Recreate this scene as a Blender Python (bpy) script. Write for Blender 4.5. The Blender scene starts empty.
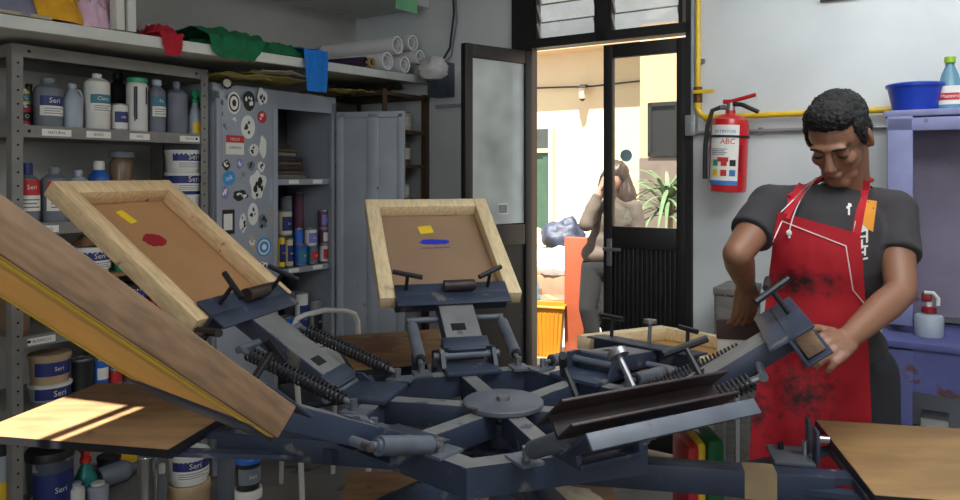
import bpy, bmesh, math, random
from mathutils import Vector, Matrix, Euler, noise
from mathutils.bvhtree import BVHTree
RAD = math.radians
C = bpy.context.scene.collection
FPX, CAMH, HZN = 740.0, 1.40, 175.0      # focal length in pixels, eye height, horizon row

def P(px, py, d):
    return Vector(((px - 480) / FPX * d, d, CAMH - (py - HZN) / FPX * d))
def PH(px, py, h):
    return P(px, py, (CAMH - h) * FPX / (py - HZN))
def T(x, y=0, z=0):
    return Matrix.Translation((x, y, z)) if not isinstance(x, Vector) else Matrix.Translation(x)
def RX(a): return Matrix.Rotation(RAD(a), 4, 'X')
def RY(a): return Matrix.Rotation(RAD(a), 4, 'Y')
def RZ(a): return Matrix.Rotation(RAD(a), 4, 'Z')
def S(x, y, z): return Matrix.Diagonal((x, y, z, 1))

# ------------------------------------------------------------------ materials
def col(r, g, b):
    def f(c):
        c /= 255.0
        return c / 12.92 if c <= .04045 else ((c + .055) / 1.055) ** 2.4
    return (f(r), f(g), f(b), 1)
_mats = {}
def mat(name, c=None, rough=.6, metal=0, var=.18, scale=9, spot=None, thr=.62, spot_scale=14, bump=0, stretch=(1, 1, 1), trans=0, coat=0):
    if name in _mats: return _mats[name]
    m = bpy.data.materials.new(name); m.use_nodes = True
    nt = m.node_tree; N = nt.nodes; L = nt.links
    b = N['Principled BSDF']
    b.inputs['Roughness'].default_value = rough; b.inputs['Metallic'].default_value = metal
    if coat: b.inputs['Coat Weight'].default_value = coat
    tc = N.new('ShaderNodeTexCoord'); mp = N.new('ShaderNodeMapping'); mp.inputs['Scale'].default_value = stretch
    L.new(tc.outputs['Object'], mp.inputs['Vector'])
    nz = N.new('ShaderNodeTexNoise'); nz.inputs['Scale'].default_value = scale; nz.inputs['Detail'].default_value = 6
    L.new(mp.outputs[0], nz.inputs['Vector'])
    rp = N.new('ShaderNodeValToRGB')
    rp.color_ramp.elements[0].position = .32; rp.color_ramp.elements[1].position = .68
    rp.color_ramp.elements[0].color = (c[0]*(1-var), c[1]*(1-var), c[2]*(1-var), 1)
    rp.color_ramp.elements[1].color = (min(1, c[0]*(1+var*.5)), min(1, c[1]*(1+var*.5)), min(1, c[2]*(1+var*.5)), 1)
    L.new(nz.outputs['Fac'], rp.inputs['Fac'])
    out = rp.outputs['Color']
    if spot is not None:
        n2 = N.new('ShaderNodeTexNoise'); n2.inputs['Scale'].default_value = spot_scale; n2.inputs['Detail'].default_value = 5
        L.new(tc.outputs['Object'], n2.inputs['Vector'])
        r2 = N.new('ShaderNodeValToRGB'); r2.color_ramp.elements[0].position = thr; r2.color_ramp.elements[1].position = min(1, thr + .05)
        L.new(n2.outputs['Fac'], r2.inputs['Fac'])
        mx = N.new('ShaderNodeMix'); mx.data_type = 'RGBA'
        L.new(r2.outputs['Color'], mx.inputs['Factor']); L.new(out, mx.inputs['A']); mx.inputs['B'].default_value = spot
        out = mx.outputs['Result']
    L.new(out, b.inputs['Base Color'])
    if bump:
        bp = N.new('ShaderNodeBump'); bp.inputs['Strength'].default_value = bump; bp.inputs['Distance'].default_value = .01
        L.new(nz.outputs['Fac'], bp.inputs['Height']); L.new(bp.outputs[0], b.inputs['Normal'])
    if trans:
        tr = N.new('ShaderNodeBsdfTranslucent'); L.new(out, tr.inputs['Color'])
        ms = N.new('ShaderNodeMixShader'); ms.inputs[0].default_value = trans
        L.new(b.outputs[0], ms.inputs[1]); L.new(tr.outputs[0], ms.inputs[2])
        L.new(ms.outputs[0], N['Material Output'].inputs['Surface'])
    _mats[name] = m
    return m
def glass(name, tint, gloss=.08, haze=0):
    if name in _mats: return _mats[name]
    m = bpy.data.materials.new(name); m.use_nodes = True
    nt = m.node_tree; N = nt.nodes; L = nt.links; N.remove(N['Principled BSDF'])
    t = N.new('ShaderNodeBsdfTransparent'); t.inputs[0].default_value = tint
    g = N.new('ShaderNodeBsdfGlossy'); g.inputs['Roughness'].default_value = .05
    lw = N.new('ShaderNodeLayerWeight'); lw.inputs['Blend'].default_value = .15
    ad = N.new('ShaderNodeMath'); ad.operation = 'MULTIPLY_ADD'; ad.inputs[1].default_value = .6; ad.inputs[2].default_value = gloss
    L.new(lw.outputs['Fresnel'], ad.inputs[0])
    ms = N.new('ShaderNodeMixShader'); L.new(ad.outputs[0], ms.inputs[0]); L.new(t.outputs[0], ms.inputs[1]); L.new(g.outputs[0], ms.inputs[2])
    last = ms
    if haze:
        d = N.new('ShaderNodeBsdfDiffuse'); d.inputs[0].default_value = (.7, .75, .74, 1)
        nz = N.new('ShaderNodeTexNoise'); nz.inputs['Scale'].default_value = 3
        tc = N.new('ShaderNodeTexCoord'); L.new(tc.outputs['Object'], nz.inputs['Vector'])
        mu = N.new('ShaderNodeMath'); mu.operation = 'MULTIPLY'; mu.inputs[1].default_value = haze * 2
        L.new(nz.outputs['Fac'], mu.inputs[0])
        m2 = N.new('ShaderNodeMixShader'); L.new(mu.outputs[0], m2.inputs[0]); L.new(ms.outputs[0], m2.inputs[1]); L.new(d.outputs[0], m2.inputs[2])
        last = m2
    L.new(last.outputs[0], N['Material Output'].inputs['Surface'])
    _mats[name] = m
    return m

PINE = mat('pine_wood', col(214, 184, 140), .6, var=.22, scale=14, stretch=(1.5, 8, 8), spot=col(110, 70, 45), thr=.68, spot_scale=22)
PINE_PALE = mat('pale_pine_wood', col(222, 200, 158), .6, var=.18, scale=14, stretch=(1.5, 8, 8), spot=col(150, 110, 70), thr=.7, spot_scale=22)
OLDWOOD = mat('old_brown_wood', col(132, 104, 78), .65, var=.3, scale=12, stretch=(1.5, 9, 9), spot=col(45, 38, 45), thr=.66, spot_scale=12)
PLY = mat('stained_plywood', col(140, 106, 70), .7, var=.32, scale=5, stretch=(1, 4, 1), spot=col(110, 76, 48), thr=.6, spot_scale=6, bump=.1)
PLY_L = mat('light_plywood', col(148, 116, 74), .65, var=.25, scale=5, stretch=(1, 3, 1), spot=col(140, 104, 66), thr=.62, spot_scale=7, bump=.1)
PRESS = mat('slate_blue_paint', col(46, 55, 74), .5, var=.25, scale=8, spot=col(100, 98, 96), thr=.62, spot_scale=14)
DUST_LIT = mat('dusty_worn_paint', col(112, 112, 112), .6, var=.25, scale=9, spot=col(62, 68, 80), thr=.62, spot_scale=12)  # for top faces: dust and overhead light both put into the colour
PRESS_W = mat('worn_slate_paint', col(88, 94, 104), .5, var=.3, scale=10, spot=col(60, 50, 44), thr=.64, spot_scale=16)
STEEL = mat('grey_steel', col(140, 142, 146), .35, .7, var=.25)
BLACKM = mat('black_metal', col(34, 34, 38), .45, .2, var=.3)
RUST = mat('ink_stained_iron', col(58, 46, 46), .5, .2, var=.4, scale=16, spot=col(140, 44, 40), thr=.70, spot_scale=26)
BLACKP = mat('black_plastic', col(26, 26, 28), .5, var=.2)
WHITEP = mat('white_plastic', col(214, 214, 208), .45, var=.08)
WHITEL = mat('white_label', col(224, 222, 214), .6, var=.08)
NAVY = mat('navy_label', col(34, 46, 110), .5, var=.15)
REDL = mat('red_label', col(190, 40, 46), .5, var=.15)
YEL = mat('yellow_plastic', col(226, 178, 44), .5, var=.12)
TAPE = mat('yellow_tape', col(236, 198, 40), .5, var=.1)
GREENP = mat('green_plastic', col(40, 150, 104), .45, var=.15)
TEAL = mat('teal_label', col(50, 120, 140), .5, var=.15)
BLUEP = mat('blue_plastic', col(40, 100, 190), .4, var=.15)
GREYP = mat('translucent_grey_plastic', col(158, 168, 180), .4, var=.12)
GREYD = mat('dull_grey_bottle', col(112, 118, 128), .5, var=.2)
REDP = mat('red_plastic', col(196, 48, 40), .45, var=.15)
BROWN = mat('brown_stain', col(120, 88, 62), .7, var=.3, scale=20)
BLUEINK = mat('blue_ink', col(34, 54, 190), .4, var=.1)
REDINK = mat('red_ink', col(150, 26, 38), .4, var=.2)
CHROME = mat('bright_tin', col(205, 205, 205), .18, .95, var=.1)
RACKM = mat('grey_rack_steel', col(128, 126, 122), .55, .15, var=.15, spot=col(82, 74, 66), thr=.68, spot_scale=18)
DARK = mat('dark_hole', col(16, 16, 18), .9, var=.1)

# ------------------------------------------------------------------ mesh builder
_txt = {}
def text_geo(s, size):
    if s in _txt: vs, fs = _txt[s]
    else:
        cu = bpy.data.curves.new('t', 'FONT'); cu.body = s; cu.size = 1; cu.align_x = 'CENTER'; cu.align_y = 'CENTER'; cu.resolution_u = 2
        o = bpy.data.objects.new('t', cu); C.objects.link(o)
        dg = bpy.context.evaluated_depsgraph_get(); me = bpy.data.meshes.new_from_object(o.evaluated_get(dg))
        vs = [tuple(v.co) for v in me.vertices]; fs = [tuple(p.vertices) for p in me.polygons]
        bpy.data.objects.remove(o); bpy.data.curves.remove(cu); bpy.data.meshes.remove(me)
        _txt[s] = (vs, fs)
    return [(x*size, y*size) for x, y, z in vs], fs

class MB:
    def __init__(s, M=None):
        s.v = []; s.f = []; s.fm = []; s.mats = []; s.M = M or Matrix.Identity(4)
    def mi(s, m):
        if m not in s.mats: s.mats.append(m)
        return s.mats.index(m)
    def raw(s, vs, fs, m, M=None):
        k = len(s.v); MM = s.M @ M if M is not None else s.M
        s.v += [MM @ Vector(v) for v in vs]
        flip = MM.determinant() < 0
        i = s.mi(m)
        for f in fs:
            s.f.append([k + j for j in (reversed(f) if flip else f)]); s.fm.append(i)
        return s
    def box(s, c, size, m, M=None, bev=0):
        x, y, z = (d/2 for d in size)
        MM = T(*c) if M is None else M @ T(*c)
        if not bev:
            vs = [(a*x, b*y, d*z) for a in (-1, 1) for b in (-1, 1) for d in (-1, 1)]
            fs = [(0, 1, 3, 2), (4, 6, 7, 5), (0, 4, 5, 1), (2, 3, 7, 6), (0, 2, 6, 4), (1, 5, 7, 3)]
            return s.raw(vs, fs, m, MM)
        bm = bmesh.new(); bmesh.ops.create_cube(bm, size=1)
        for v in bm.verts: v.co = Vector((v.co.x*2*x, v.co.y*2*y, v.co.z*2*z))
        bmesh.ops.bevel(bm, geom=list(bm.edges), offset=min(bev, x*.9, y*.9, z*.9), segments=2, affect='EDGES', profile=.5)
        bm.verts.index_update()
        s.raw([v.co.copy() for v in bm.verts], [[v.index for v in f.verts] for f in bm.faces], m, MM); bm.free()
        return s
    def bar(s, p0, p1, w, h, m, bev=0, up=Vector((0, 0, 1)), M=None):
        p0 = Vector(p0); p1 = Vector(p1); d = p1 - p0; x = d.normalized()
        y = Vector(up).cross(x)
        if y.length < 1e-5: y = Vector((0, 1, 0))
        y.normalize(); z = x.cross(y)
        MM = Matrix((x, y, z)).transposed().to_4x4(); MM.translation = (p0 + p1)/2
        return s.box((0, 0, 0), (d.length, w, h), m, MM if M is None else M @ MM, bev)
    def lathe(s, prof, m, M=None, seg=20, mats=None):
        vs = []; rings = []
        for r, z in prof:
            if r < 1e-6: rings.append([len(vs)]); vs.append((0, 0, z))
            else:
                rings.append(list(range(len(vs), len(vs)+seg)))
                vs += [(r*math.cos(2*math.pi*i/seg), r*math.sin(2*math.pi*i/seg), z) for i in range(seg)]
        k = len(s.v); MM = s.M @ M if M is not None else s.M
        s.v += [MM @ Vector(v) for v in vs]
        for j in range(len(rings)-1):
            a, b = rings[j], rings[j+1]; i0 = s.mi(mats[j] if mats else m)
            if len(a) == 1 and len(b) == 1: continue
            for i in range(seg):
                n = (i+1) % seg
                if len(a) == 1: f = (a[0], b[n], b[i])
                elif len(b) == 1: f = (a[i], a[n], b[0])
                else: f = (a[i], a[n], b[n], b[i])
                s.f.append([k+q for q in f]); s.fm.append(i0)
        return s
    def cyl(s, p0, p1, r0, m, r1=None, seg=14, M=None):
        r1 = r0 if r1 is None else r1
        p0 = Vector(p0); p1 = Vector(p1); d = p1 - p0
        MM = Matrix.Translation(p0) @ d.to_track_quat('Z', 'Y').to_matrix().to_4x4()
        return s.lathe([(0, 0), (r0, 0), (r1, d.length), (0, d.length)], m, MM if M is None else M @ MM, seg)
    def tube(s, pts, r, m, seg=8, closed=False, M=None, flat=1):
        pts = [Vector(p) for p in pts]; n = len(pts); rs = r if isinstance(r, (list, tuple)) else [r]*n
        vs = []; up = None
        for i, p in enumerate(pts):
            a = pts[i-1] if (i > 0 or closed) else p; b = pts[(i+1) % n] if (i < n-1 or closed) else p
            t = (b - a).normalized()
            if up is None: up = t.orthogonal().normalized()
            up = (up - t*up.dot(t)); up = up.normalized() if up.length > 1e-6 else t.orthogonal().normalized()
            sd = t.cross(up)
            for k in range(seg):
                q = 2*math.pi*k/seg
                vs.append(p + (up*math.cos(q)*flat + sd*math.sin(q))*rs[i])
        fs = []
        for i in range(n if closed else n-1):
            for k in range(seg):
                a, b = i*seg, ((i+1) % n)*seg; k2 = (k+1) % seg
                fs.append((a+k, a+k2, b+k2, b+k))
        if not closed:
            fs.append(list(reversed(range(seg)))); fs.append(list(range((n-1)*seg, n*seg)))
        return s.raw(vs, fs, m, M)
    def coil(s, p0, p1, R, r, turns, m, M=None, seg=6):
        p0 = Vector(p0); p1 = Vector(p1); d = p1-p0; q = d.to_track_quat('Z', 'Y'); n = int(turns*10)
        pts = [p0 + q @ Vector((R*math.cos(2*math.pi*turns*i/n), R*math.sin(2*math.pi*turns*i/n), d.length*i/n)) for i in range(n+1)]
        return s.tube(pts, r, m, seg, M=M)
    def prism(s, poly, z0, z1, m, M=None):
        n = len(poly)
        ar = sum(poly[i][0]*poly[(i+1) % n][1]-poly[(i+1) % n][0]*poly[i][1] for i in range(n))
        if ar < 0: poly = list(reversed(poly))
        vs = [(x, y, z0) for x, y in poly] + [(x, y, z1) for x, y in poly]
        fs = [list(reversed(range(n))), list(range(n, 2*n))] + [(i, (i+1) % n, n+(i+1) % n, n+i) for i in range(n)]
        return s.raw(vs, fs, m, M)
    def ell(s, c, rad, m, M=None, seg=16, rings=10):
        prof = [(math.sin(math.pi*i/rings), -math.cos(math.pi*i/rings)) for i in range(rings+1)]
        prof[0] = (0, -1); prof[-1] = (0, 1)
        MM = T(*c) @ S(*rad) if M is None else M @ T(*c) @ S(*rad)
        return s.lathe(prof, m, MM, seg)
    def grid(s, fn, nu, nv, m, th=0, M=None, nrm=None):
        P_ = [[Vector(fn(i/nu, j/nv)) for j in range(nv+1)] for i in range(nu+1)]
        vs = [p for row in P_ for p in row]; W = nv+1
        fs = [(i*W+j, (i+1)*W+j, (i+1)*W+j+1, i*W+j+1) for i in range(nu) for j in range(nv)]
        if th:
            k = len(vs); N_ = []
            for i in range(nu+1):
                for j in range(nv+1):
                    a = P_[min(i+1, nu)][j]-P_[max(i-1, 0)][j]; b = P_[i][min(j+1, nv)]-P_[i][max(j-1, 0)]
                    nn = a.cross(b); N_.append(nn.normalized() if nn.length > 1e-9 else Vector((0, 0, 1)))
            vs += [v - n_*th for v, n_ in zip(vs, N_)]
            fs += [tuple(k+q for q in reversed(f)) for f in fs[:nu*nv]]
            bd = [i*W for i in range(nu+1)] + [nu*W+j for j in range(1, nv+1)] + [i*W+nv for i in range(nu-1, -1, -1)] + [j for j in range(nv-1, 0, -1)]
            for q in range(len(bd)):
                a, b = bd[q], bd[(q+1) % len(bd)]; fs.append((b, a, k+a, k+b))
        return s.raw(vs, fs, m, M)
    def text(s, st, size, m, M=None, bend=None, th=0):
        vs, fs = text_geo(st, size)
        if bend:                                        # wrap round a cylinder of that radius, facing -y
            v3 = [(bend*math.sin(x/bend), -bend*math.cos(x/bend), y) for x, y in vs]
        else: v3 = [(x, -th, y) for x, y in vs]
        return s.raw(v3, fs, m, M)
    def patch(s, r, a0, a1, z0, z1, m, M=None, n=10, th=.0008):   # label band on a cylinder, angles about -y
        def fn(u, v):
            a = RAD(a0 + (a1-a0)*u); return ((r+th)*math.sin(a), -(r+th)*math.cos(a), z0+(z1-z0)*v)
        return s.grid(fn, n, 1, m, th, M)
    def build(s, name, parent=None, origin=None, smooth=32, mw=None):
        me = bpy.data.meshes.new(name)
        o0 = Vector(origin) if origin is not None else Vector((0, 0, 0))
        me.from_pydata([v - o0 for v in s.v], [], s.f)
        for m in s.mats: me.materials.append(m)
        me.polygons.foreach_set('material_index', s.fm)
        me.polygons.foreach_set('use_smooth', [True]*len(me.polygons))
        me.update()
        if smooth < 179: me.set_sharp_from_angle(angle=RAD(smooth))
        o = bpy.data.objects.new(name, me); C.objects.link(o)
        if parent: o.parent = parent
        elif origin is not None: o.location = o0
        if mw is not None: o.matrix_world = mw
        return o

def tag(o, label=None, cat=None, group=None, kind=None):
    if label: o['label'] = label
    if cat: o['category'] = cat
    if group: o['group'] = group
    if kind: o['kind'] = kind
    return o
def thing(name, label, cat, M=None, group=None):
    o = bpy.data.objects.new(name, None); o.empty_display_size = .05; C.objects.link(o)
    if M is not None: o.matrix_world = M
    return tag(o, label, cat, group)
def struct(o): o['kind'] = 'structure'; return o
def xat(M, px, yl):
    """local x and depth of the point where the column px meets the line y = yl of frame M"""
    O = M.translation; ya = M.to_3x3() @ Vector((0, 1, 0)); xa = M.to_3x3() @ Vector((1, 0, 0)); k = (px-480)/FPX
    d = (yl + ya.x*O.x + ya.y*O.y)/(ya.x*k + ya.y)
    return xa.x*(k*d-O.x) + xa.y*(d-O.y), d
def zat(py, d): return CAMH - (py-HZN)/FPX*d

# ------------------------------------------------------------------ room
CORNER = Vector((-.804, 4.80, 0))
FL = T(CORNER) @ RZ(57)       # left wall: x towards the corner, y into the wall
FD = T(CORNER) @ RZ(-33)      # door wall: x to the right, y out to the yard
WALLW = mat('white_wall_paint', col(204, 208, 208), .8, var=.08, scale=3, spot=col(176, 172, 160), thr=.76, spot_scale=5, bump=.15)
WALLG = mat('grey_wall_paint', col(170, 168, 162), .85, var=.12, scale=2.5, bump=.1)
FLOORM = mat('concrete_floor', col(120, 116, 110), .8, var=.3, scale=4, spot=col(70, 66, 64), thr=.62, spot_scale=5)
CEIL = 2.62
b = MB(FD); b.box((2.5, -3, -.05), (5.6, 6.3, .1), FLOORM); struct(b.build('floor'))
b = MB(FL); b.box((-3.0, .08, 1.31), (6.3, .16, 2.62), WALLG); struct(b.build('wall_left'))
DX0, DX1 = 1.262, 2.19
b = MB(FD)
b.box(((DX0-.07)/2, .08, 1.31), (DX0-.07, .16, 2.62), WALLW); b.box(((DX1+5.2)/2, .08, 1.31), (5.2-DX1, .16, 2.62), WALLW)
b.box(((DX0+DX1)/2, .08, 2.58), (DX1-DX0, .16, .08), WALLW)
struct(b.build('wall_back'))
b = MB(FD); b.box((5.28, -3, 1.31), (.16, 6.3, 2.62), WALLW); struct(b.build('wall_right'))
b = MB(FD); b.box((2.6, -6.08, 1.31), (5.2, .16, 2.62), WALLW); struct(b.build('wall_front'))
# ceiling with an added opening, cut so the sun falls on the left platen
SUN_EL = 65
az = Vector((.316, .949, 0)).normalized(); side = Vector((.949, -.316, 0)).normalized()
sh = az*((CEIL-.75)/math.tan(RAD(SUN_EL)))
def hole_pt(a, s_): return Vector((-1.125, 1.829, 0)) - sh + az*a + side*s_
inner = [hole_pt(-.08, .10), hole_pt(.30, .10), hole_pt(.30, -.45), hole_pt(-.08, -.45)]
outer = [FD @ Vector(p) for p in ((5.36, -6.16, 0), (5.36, .2, 0), (-.16, .2, 0), (-.16, -6.16, 0))]
vs = []
for z in (CEIL, CEIL+.06):
    vs += [(p.x, p.y, z) for p in outer] + [(p.x, p.y, z) for p in inner]
fs = []
for i in range(4):
    j = (i+1) % 4
    fs += [(j, i, 4+i, 4+j), (8+i, 8+j, 12+j, 12+i), (4+i, 12+i, 12+j, 4+j), (i, j, 8+j, 8+i)]
b = MB(); b.raw(vs, fs, WALLW); struct(b.build('ceiling'))
b = MB(); b.bar(hole_pt(-.1, .038)+Vector((0, 0, CEIL+.03)), hole_pt(.32, .038)+Vector((0, 0, CEIL+.03)), .04, .03, BLACKM)  # bars added across the opening to split the sun patch into strips
b.bar(hole_pt(-.05, .093)+Vector((0, 0, CEIL+.03)), hole_pt(.31, .093)+Vector((0, 0, CEIL+.03)), .03, .03, BLACKM)
struct(b.build('window_3'))

# door frame, transom louvres and the two leaves
DOORM = mat('black_door_paint', col(20, 18, 18), .55, var=.3, scale=6, spot=col(60, 58, 58), thr=.72, spot_scale=20)
GLA = glass('clear_glass', (.93, .94, .92, 1), .04, .03)
GLF = glass('dusty_glass', (.72, .78, .76, 1), .08, .5)  # pale diffuse layer mixed unevenly into the pane
GLL = glass('louvre_glass', (.8, .8, .78, 1), .1, .25)
b = MB(FD)
ztr = 2.09
b.box((DX0-.015, .01, 1.29), (.13, .06, 2.58), DOORM); b.box((DX1-.008, .02, 1.29), (.03, .09, 2.58), DOORM)
b.box(((DX0+DX1)/2, .02, ztr+.03), (DX1-DX0, .09, .05), DOORM)
b.box(((DX0+DX1)/2, .02, 2.55), (DX1-DX0, .09, .05), DOORM)
xm, _ = xat(FD, 603, 0)
b.box((xm, .02, (2.55+ztr)/2), (.055, .09, .44), DOORM)
struct(b.build('trim_1'))
for k, (x0, x1) in enumerate(((DX0+.05, xm-.027), (xm+.027, DX1-.045))):
    w = thing('window_%d' % (k+1), None, None); struct(w)
    f = MB(FD); g = MB(FD)
    for xx in (x0+.01, x1-.01): f.box((xx, .02, 2.32), (.02, .05, .40), DOORM)
    for q in range(4):
        zz = ztr+.1+q*.1
        g.box((0, 0, 0), (x1-x0-.04, .005, .105), GLL, T((x0+x1)/2, .02, zz) @ RX(28))
        f.box((0, 0, 0), (x1-x0-.04, .008, .007), DOORM, T((x0+x1)/2, .02, zz) @ RX(28) @ T(0, 0, -.052))
        for xx in (x0+.022, x1-.022): f.box((0, 0, 0), (.006, .02, .09), STEEL, T(xx, .02, zz) @ RX(28))
    f.build('window_frame', w); g.build('louvre_panes', w)
def leaf(name, M, w, pane, ztop=2.075, zmid=1.08, handle=None):
    d = thing(name, None, None, M); struct(d)
    f = MB(); st = .05
    for x in (st/2, w-st/2): f.box((x, 0, ztop/2+.01), (st, .04, ztop-.02), DOORM, bev=.004)
    for z, h in ((ztop-.035, .07), (zmid, .11), (.09, .14)): f.box((w/2, 0, z), (w-2*st, .036, h), DOORM, bev=.003)
    f.build('door_frame', d)
    p = MB(); p.box((w/2, 0, (zmid+ztop)/2), (w-2*st+.02, .006, ztop-zmid-.12), pane); p.build('door_pane', d)
    q = MB(); n = 14
    q.box((w/2, .004, (zmid+.1)/2), (w-2*st+.01, .008, zmid-.14), DOORM)
    for i in range(n):
        x = st+(i+.5)*(w-2*st)/n; q.box((x, -.004, (zmid+.1)/2), ((w-2*st)/n*.55, .016, zmid-.2), DOORM, bev=.003)
    q.build('door_panel', d)
    if handle is not None:
        h = MB(); h.box((handle, -.026, 1.0), (.03, .012, .14), STEEL, bev=.003); h.cyl((handle, -.03, 1.02), (handle, -.065, 1.02), .008, STEEL)
        h.box((handle+.03, -.065, 1.02), (.1, .014, .018), STEEL, bev=.004); h.build('door_handle', d)
    return d
# right leaf, closed
xr0, _ = xat(FD, 604, 0)
dr = leaf('door_2', FD @ T(xr0, .01, 0), DX1-.024-xr0, GLA, handle=.037)
b = MB(); b.lathe([(0, 0), (.032, 0), (.032, .002), (0, .002)], mat('grey_blue_sticker', col(150, 176, 190), .5, trans=.6), T(.075+.045, -.004, 1.50) @ RX(90), 20); b.build('door_sticker', dr)
b = MB(); st = [(math.cos(RAD(90+36*i))*(.04 if i % 2 == 0 else .017), math.sin(RAD(90+36*i))*(.04 if i % 2 == 0 else .017)) for i in range(10)]
b.prism(st, 0, .001, mat('white_sticker', col(220, 220, 214), .6, trans=.6), T(.075+.05, -.004, 1.20) @ RX(90)); b.build('door_sticker', dr)
# left leaf, swung into the room
hx = FD @ Vector((DX0+.045, -.03, 0)); fx = P(463, 40, 3.78); dv = Vector((fx.x-hx.x, fx.y-hx.y, 0))
dl = leaf('door_1', T(hx.x, hx.y, 0) @ RZ(math.degrees(math.atan2(dv.y, dv.x))), dv.length, GLF)
b = MB(); b.box((.2, .005, 1.22), (.07, .002, .055), WHITEL); b.box((.2, .007, 1.22), (.06, .001, .045), GREYD); b.build('door_sticker', dl)
# ------------------------------------------------------------------ steel racking on the left wall
MR = T(-1.699, 2.686, 0) @ RZ(57)
RW = xat(MR, 208, 0)[0]
RD = .38
SH1, SH2, SHB, SH3, SH4, SH5 = 1.585, 1.22, .997, .805, .53, .07
def rack(M, label, tags):
    t = thing('storage_rack', label, 'shelving rack', M)
    for x in (0, RW):
        for y in (0, RD):
            p = MB(); sx = 1 if x == 0 else -1; sy = 1 if y == 0 else -1
            p.box((x+sx*.019, y, .94), (.038, .003, 1.88), RACKM); p.box((x, y+sy*.019, .94), (.003, .038, 1.88), RACKM)
            for k in range(36): p.cyl((x+sx*.02, y-sy*.0016, .06+k*.05), (x+sx*.02, y-sy*.0026, .06+k*.05), .0045, DARK, seg=6)
            p.build('post', t)
    for z in (1.88, SH1, SH2, SH3, SH4, SH5):
        p = MB(); th = .045
        p.box((RW/2, RD/2, z-.0015), (RW-.008, RD-.008, .003), RACKM)
        for y in (.004, RD-.004): p.box((RW/2, y, z-th/2), (RW-.006, .003, th), RACKM)
        for x in (.005, RW-.005): p.box((x, RD/2, z-th/2), (.003, RD-.01, th), RACKM)
        for x in (.06, RW-.06): p.cyl((x, .003, z-th/2), (x, 0.0, z-th/2), .006, DARK, seg=8)
        sh_ = p.build('shelf', t)
        for (tz, px, w, s) in tags:
            if abs(tz-z) < .01:
                q = MB(); x, d = xat(M, px, 0); q.box((x, .0012, z-.024), (w, .001, .026), WHITEL); q.text(s, .015, BLACKM, T(x, .0004, z-.024) @ RX(0)); q.build('shelf_label', sh_)
    return t
rack(MR, 'grey perforated steel rack loaded with ink bottles and tubs beside the sticker cabinet',
     [(SH1, 57, .11, 'NATURAL'), (SH1, 99, .10, 'BASES'), (SH1, 140, .09, 'VINIL'), (SH1, 190, .1, 'TEXTIL'),
      (SH2, 44, .11, 'PLASTISOL'), (SH3, 42, .1, 'BLANCOS'), (SH3, 164, .08, 'ROJOS')])
b = MB(); b.box((.42, .19, 0), (.74, .34, .014), PLY, T(0, 0, SHB-.007)); pb = b.build('plank_shelf', mw=MR)
for q in (.08, .76):
    k = MB()
tag(pb, 'bare plywood plank laid across the middle of the grey rack', 'shelf board')
b = MB(MR)
for x in (.07, .42, .77): b.box((x, .2, (SH3+SHB-.014)/2), (.03, .3, SHB-.014-SH3), OLDWOOD)
o = b.build('plank_support'); tag(o, 'wooden spacers holding up the plywood plank on the rack', 'support')

def lab(m, r, z0, z1, c, txt, size, tc=WHITEL, M=None, strip=None, a=58):
    """printed label: colour band, lettering, optional lower strip"""
    m.patch(r, -a, a, z0, z1, c, M)
    if strip: m.patch(r+.0008, -a, a, z0, z0+(z1-z0)*.5, strip, M)
    zz = z0+(z1-z0)*(.76 if strip else .5)
    m.text(txt, size, tc, (M or Matrix.Identity(4)) @ T(0, 0, zz), bend=r+.003)
    if strip:
        for k in range(3): m.patch(r+.0016, -a*.7, a*(.7-.3*(k % 2)), z0+(z1-z0)*(.1+.12*k), z0+(z1-z0)*(.14+.12*k), GREYD, M)
def item(M, x, y, z, turn=0): return M @ T(x, y, z) @ RZ(turn)
def bottle(M, name, label, cat, h, r, body, cap, lb=None, neck=.32, caph=None, group=None, shoulder=.74, spill=None):
    t = thing(name, label, cat, M, group)
    ch = caph or h*.1; rn = r*neck
    m = MB(); m.lathe([(0, 0), (r*.93, 0), (r, .006), (r, h*shoulder), (r*.93, h*(shoulder+.05)), (r*.6, h*(shoulder+.11)), (rn*1.05, h*(shoulder+.13)), (rn, h-ch), (0, h-ch)], body, seg=22)
    m.build('bottle_body', t)
    m = MB(); m.lathe([(0, h-ch), (rn*1.25, h-ch), (rn*1.25, h-ch*.15), (rn*1.1, h), (0, h)], cap, seg=16); m.build('cap', t)
    if lb:
        m = MB(); lab(m, r, h*lb[0], h*lb[1], lb[2], lb[3], lb[4], strip=lb[5] if len(lb) > 5 else None); m.build('label', t)
    if spill:
        m = MB(); rr = random.Random(4)
        for k in range(9):
            a = rr.uniform(-70, 70); z1 = h*shoulder*.98; m.patch(r+.0012, a, a+rr.uniform(5, 13), z1*rr.uniform(.1, .7), z1, spill, n=2)
        m.build('drip', t)
    return t
def tub(M, name, label, cat, h, r, body, lid, lb=None, group=None, taper=.9, content=None):
    t = thing(name, label, cat, M, group)
    m = MB(); m.lathe([(0, 0), (r*taper, 0), (r*taper, .004), (r, h*.86), (r, h*.9), (0, h*.9)], body, seg=26); m.build('tub_body', t)
    m = MB(); m.lathe([(0, h*.9), (r*1.045, h*.9-.006), (r*1.05, h*.97), (r*1.0, h), (r*.9, h), (r*.88, h*.985), (0, h*.985)], lid, seg=26); m.build('lid', t)
    if lb:
        m = MB(); rr = r*.985
        lab(m, rr, h*lb[0], h*lb[1], lb[2], lb[3], lb[4], strip=lb[5] if len(lb) > 5 else None, a=70); m.build('label', t)
    if content:
        m = MB(); rr = random.Random(9)
        m.ell((0, 0, h*.96), (r*.8, r*.75, h*.18), content, seg=14); m.build('dried_ink', t)
    return t
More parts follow.
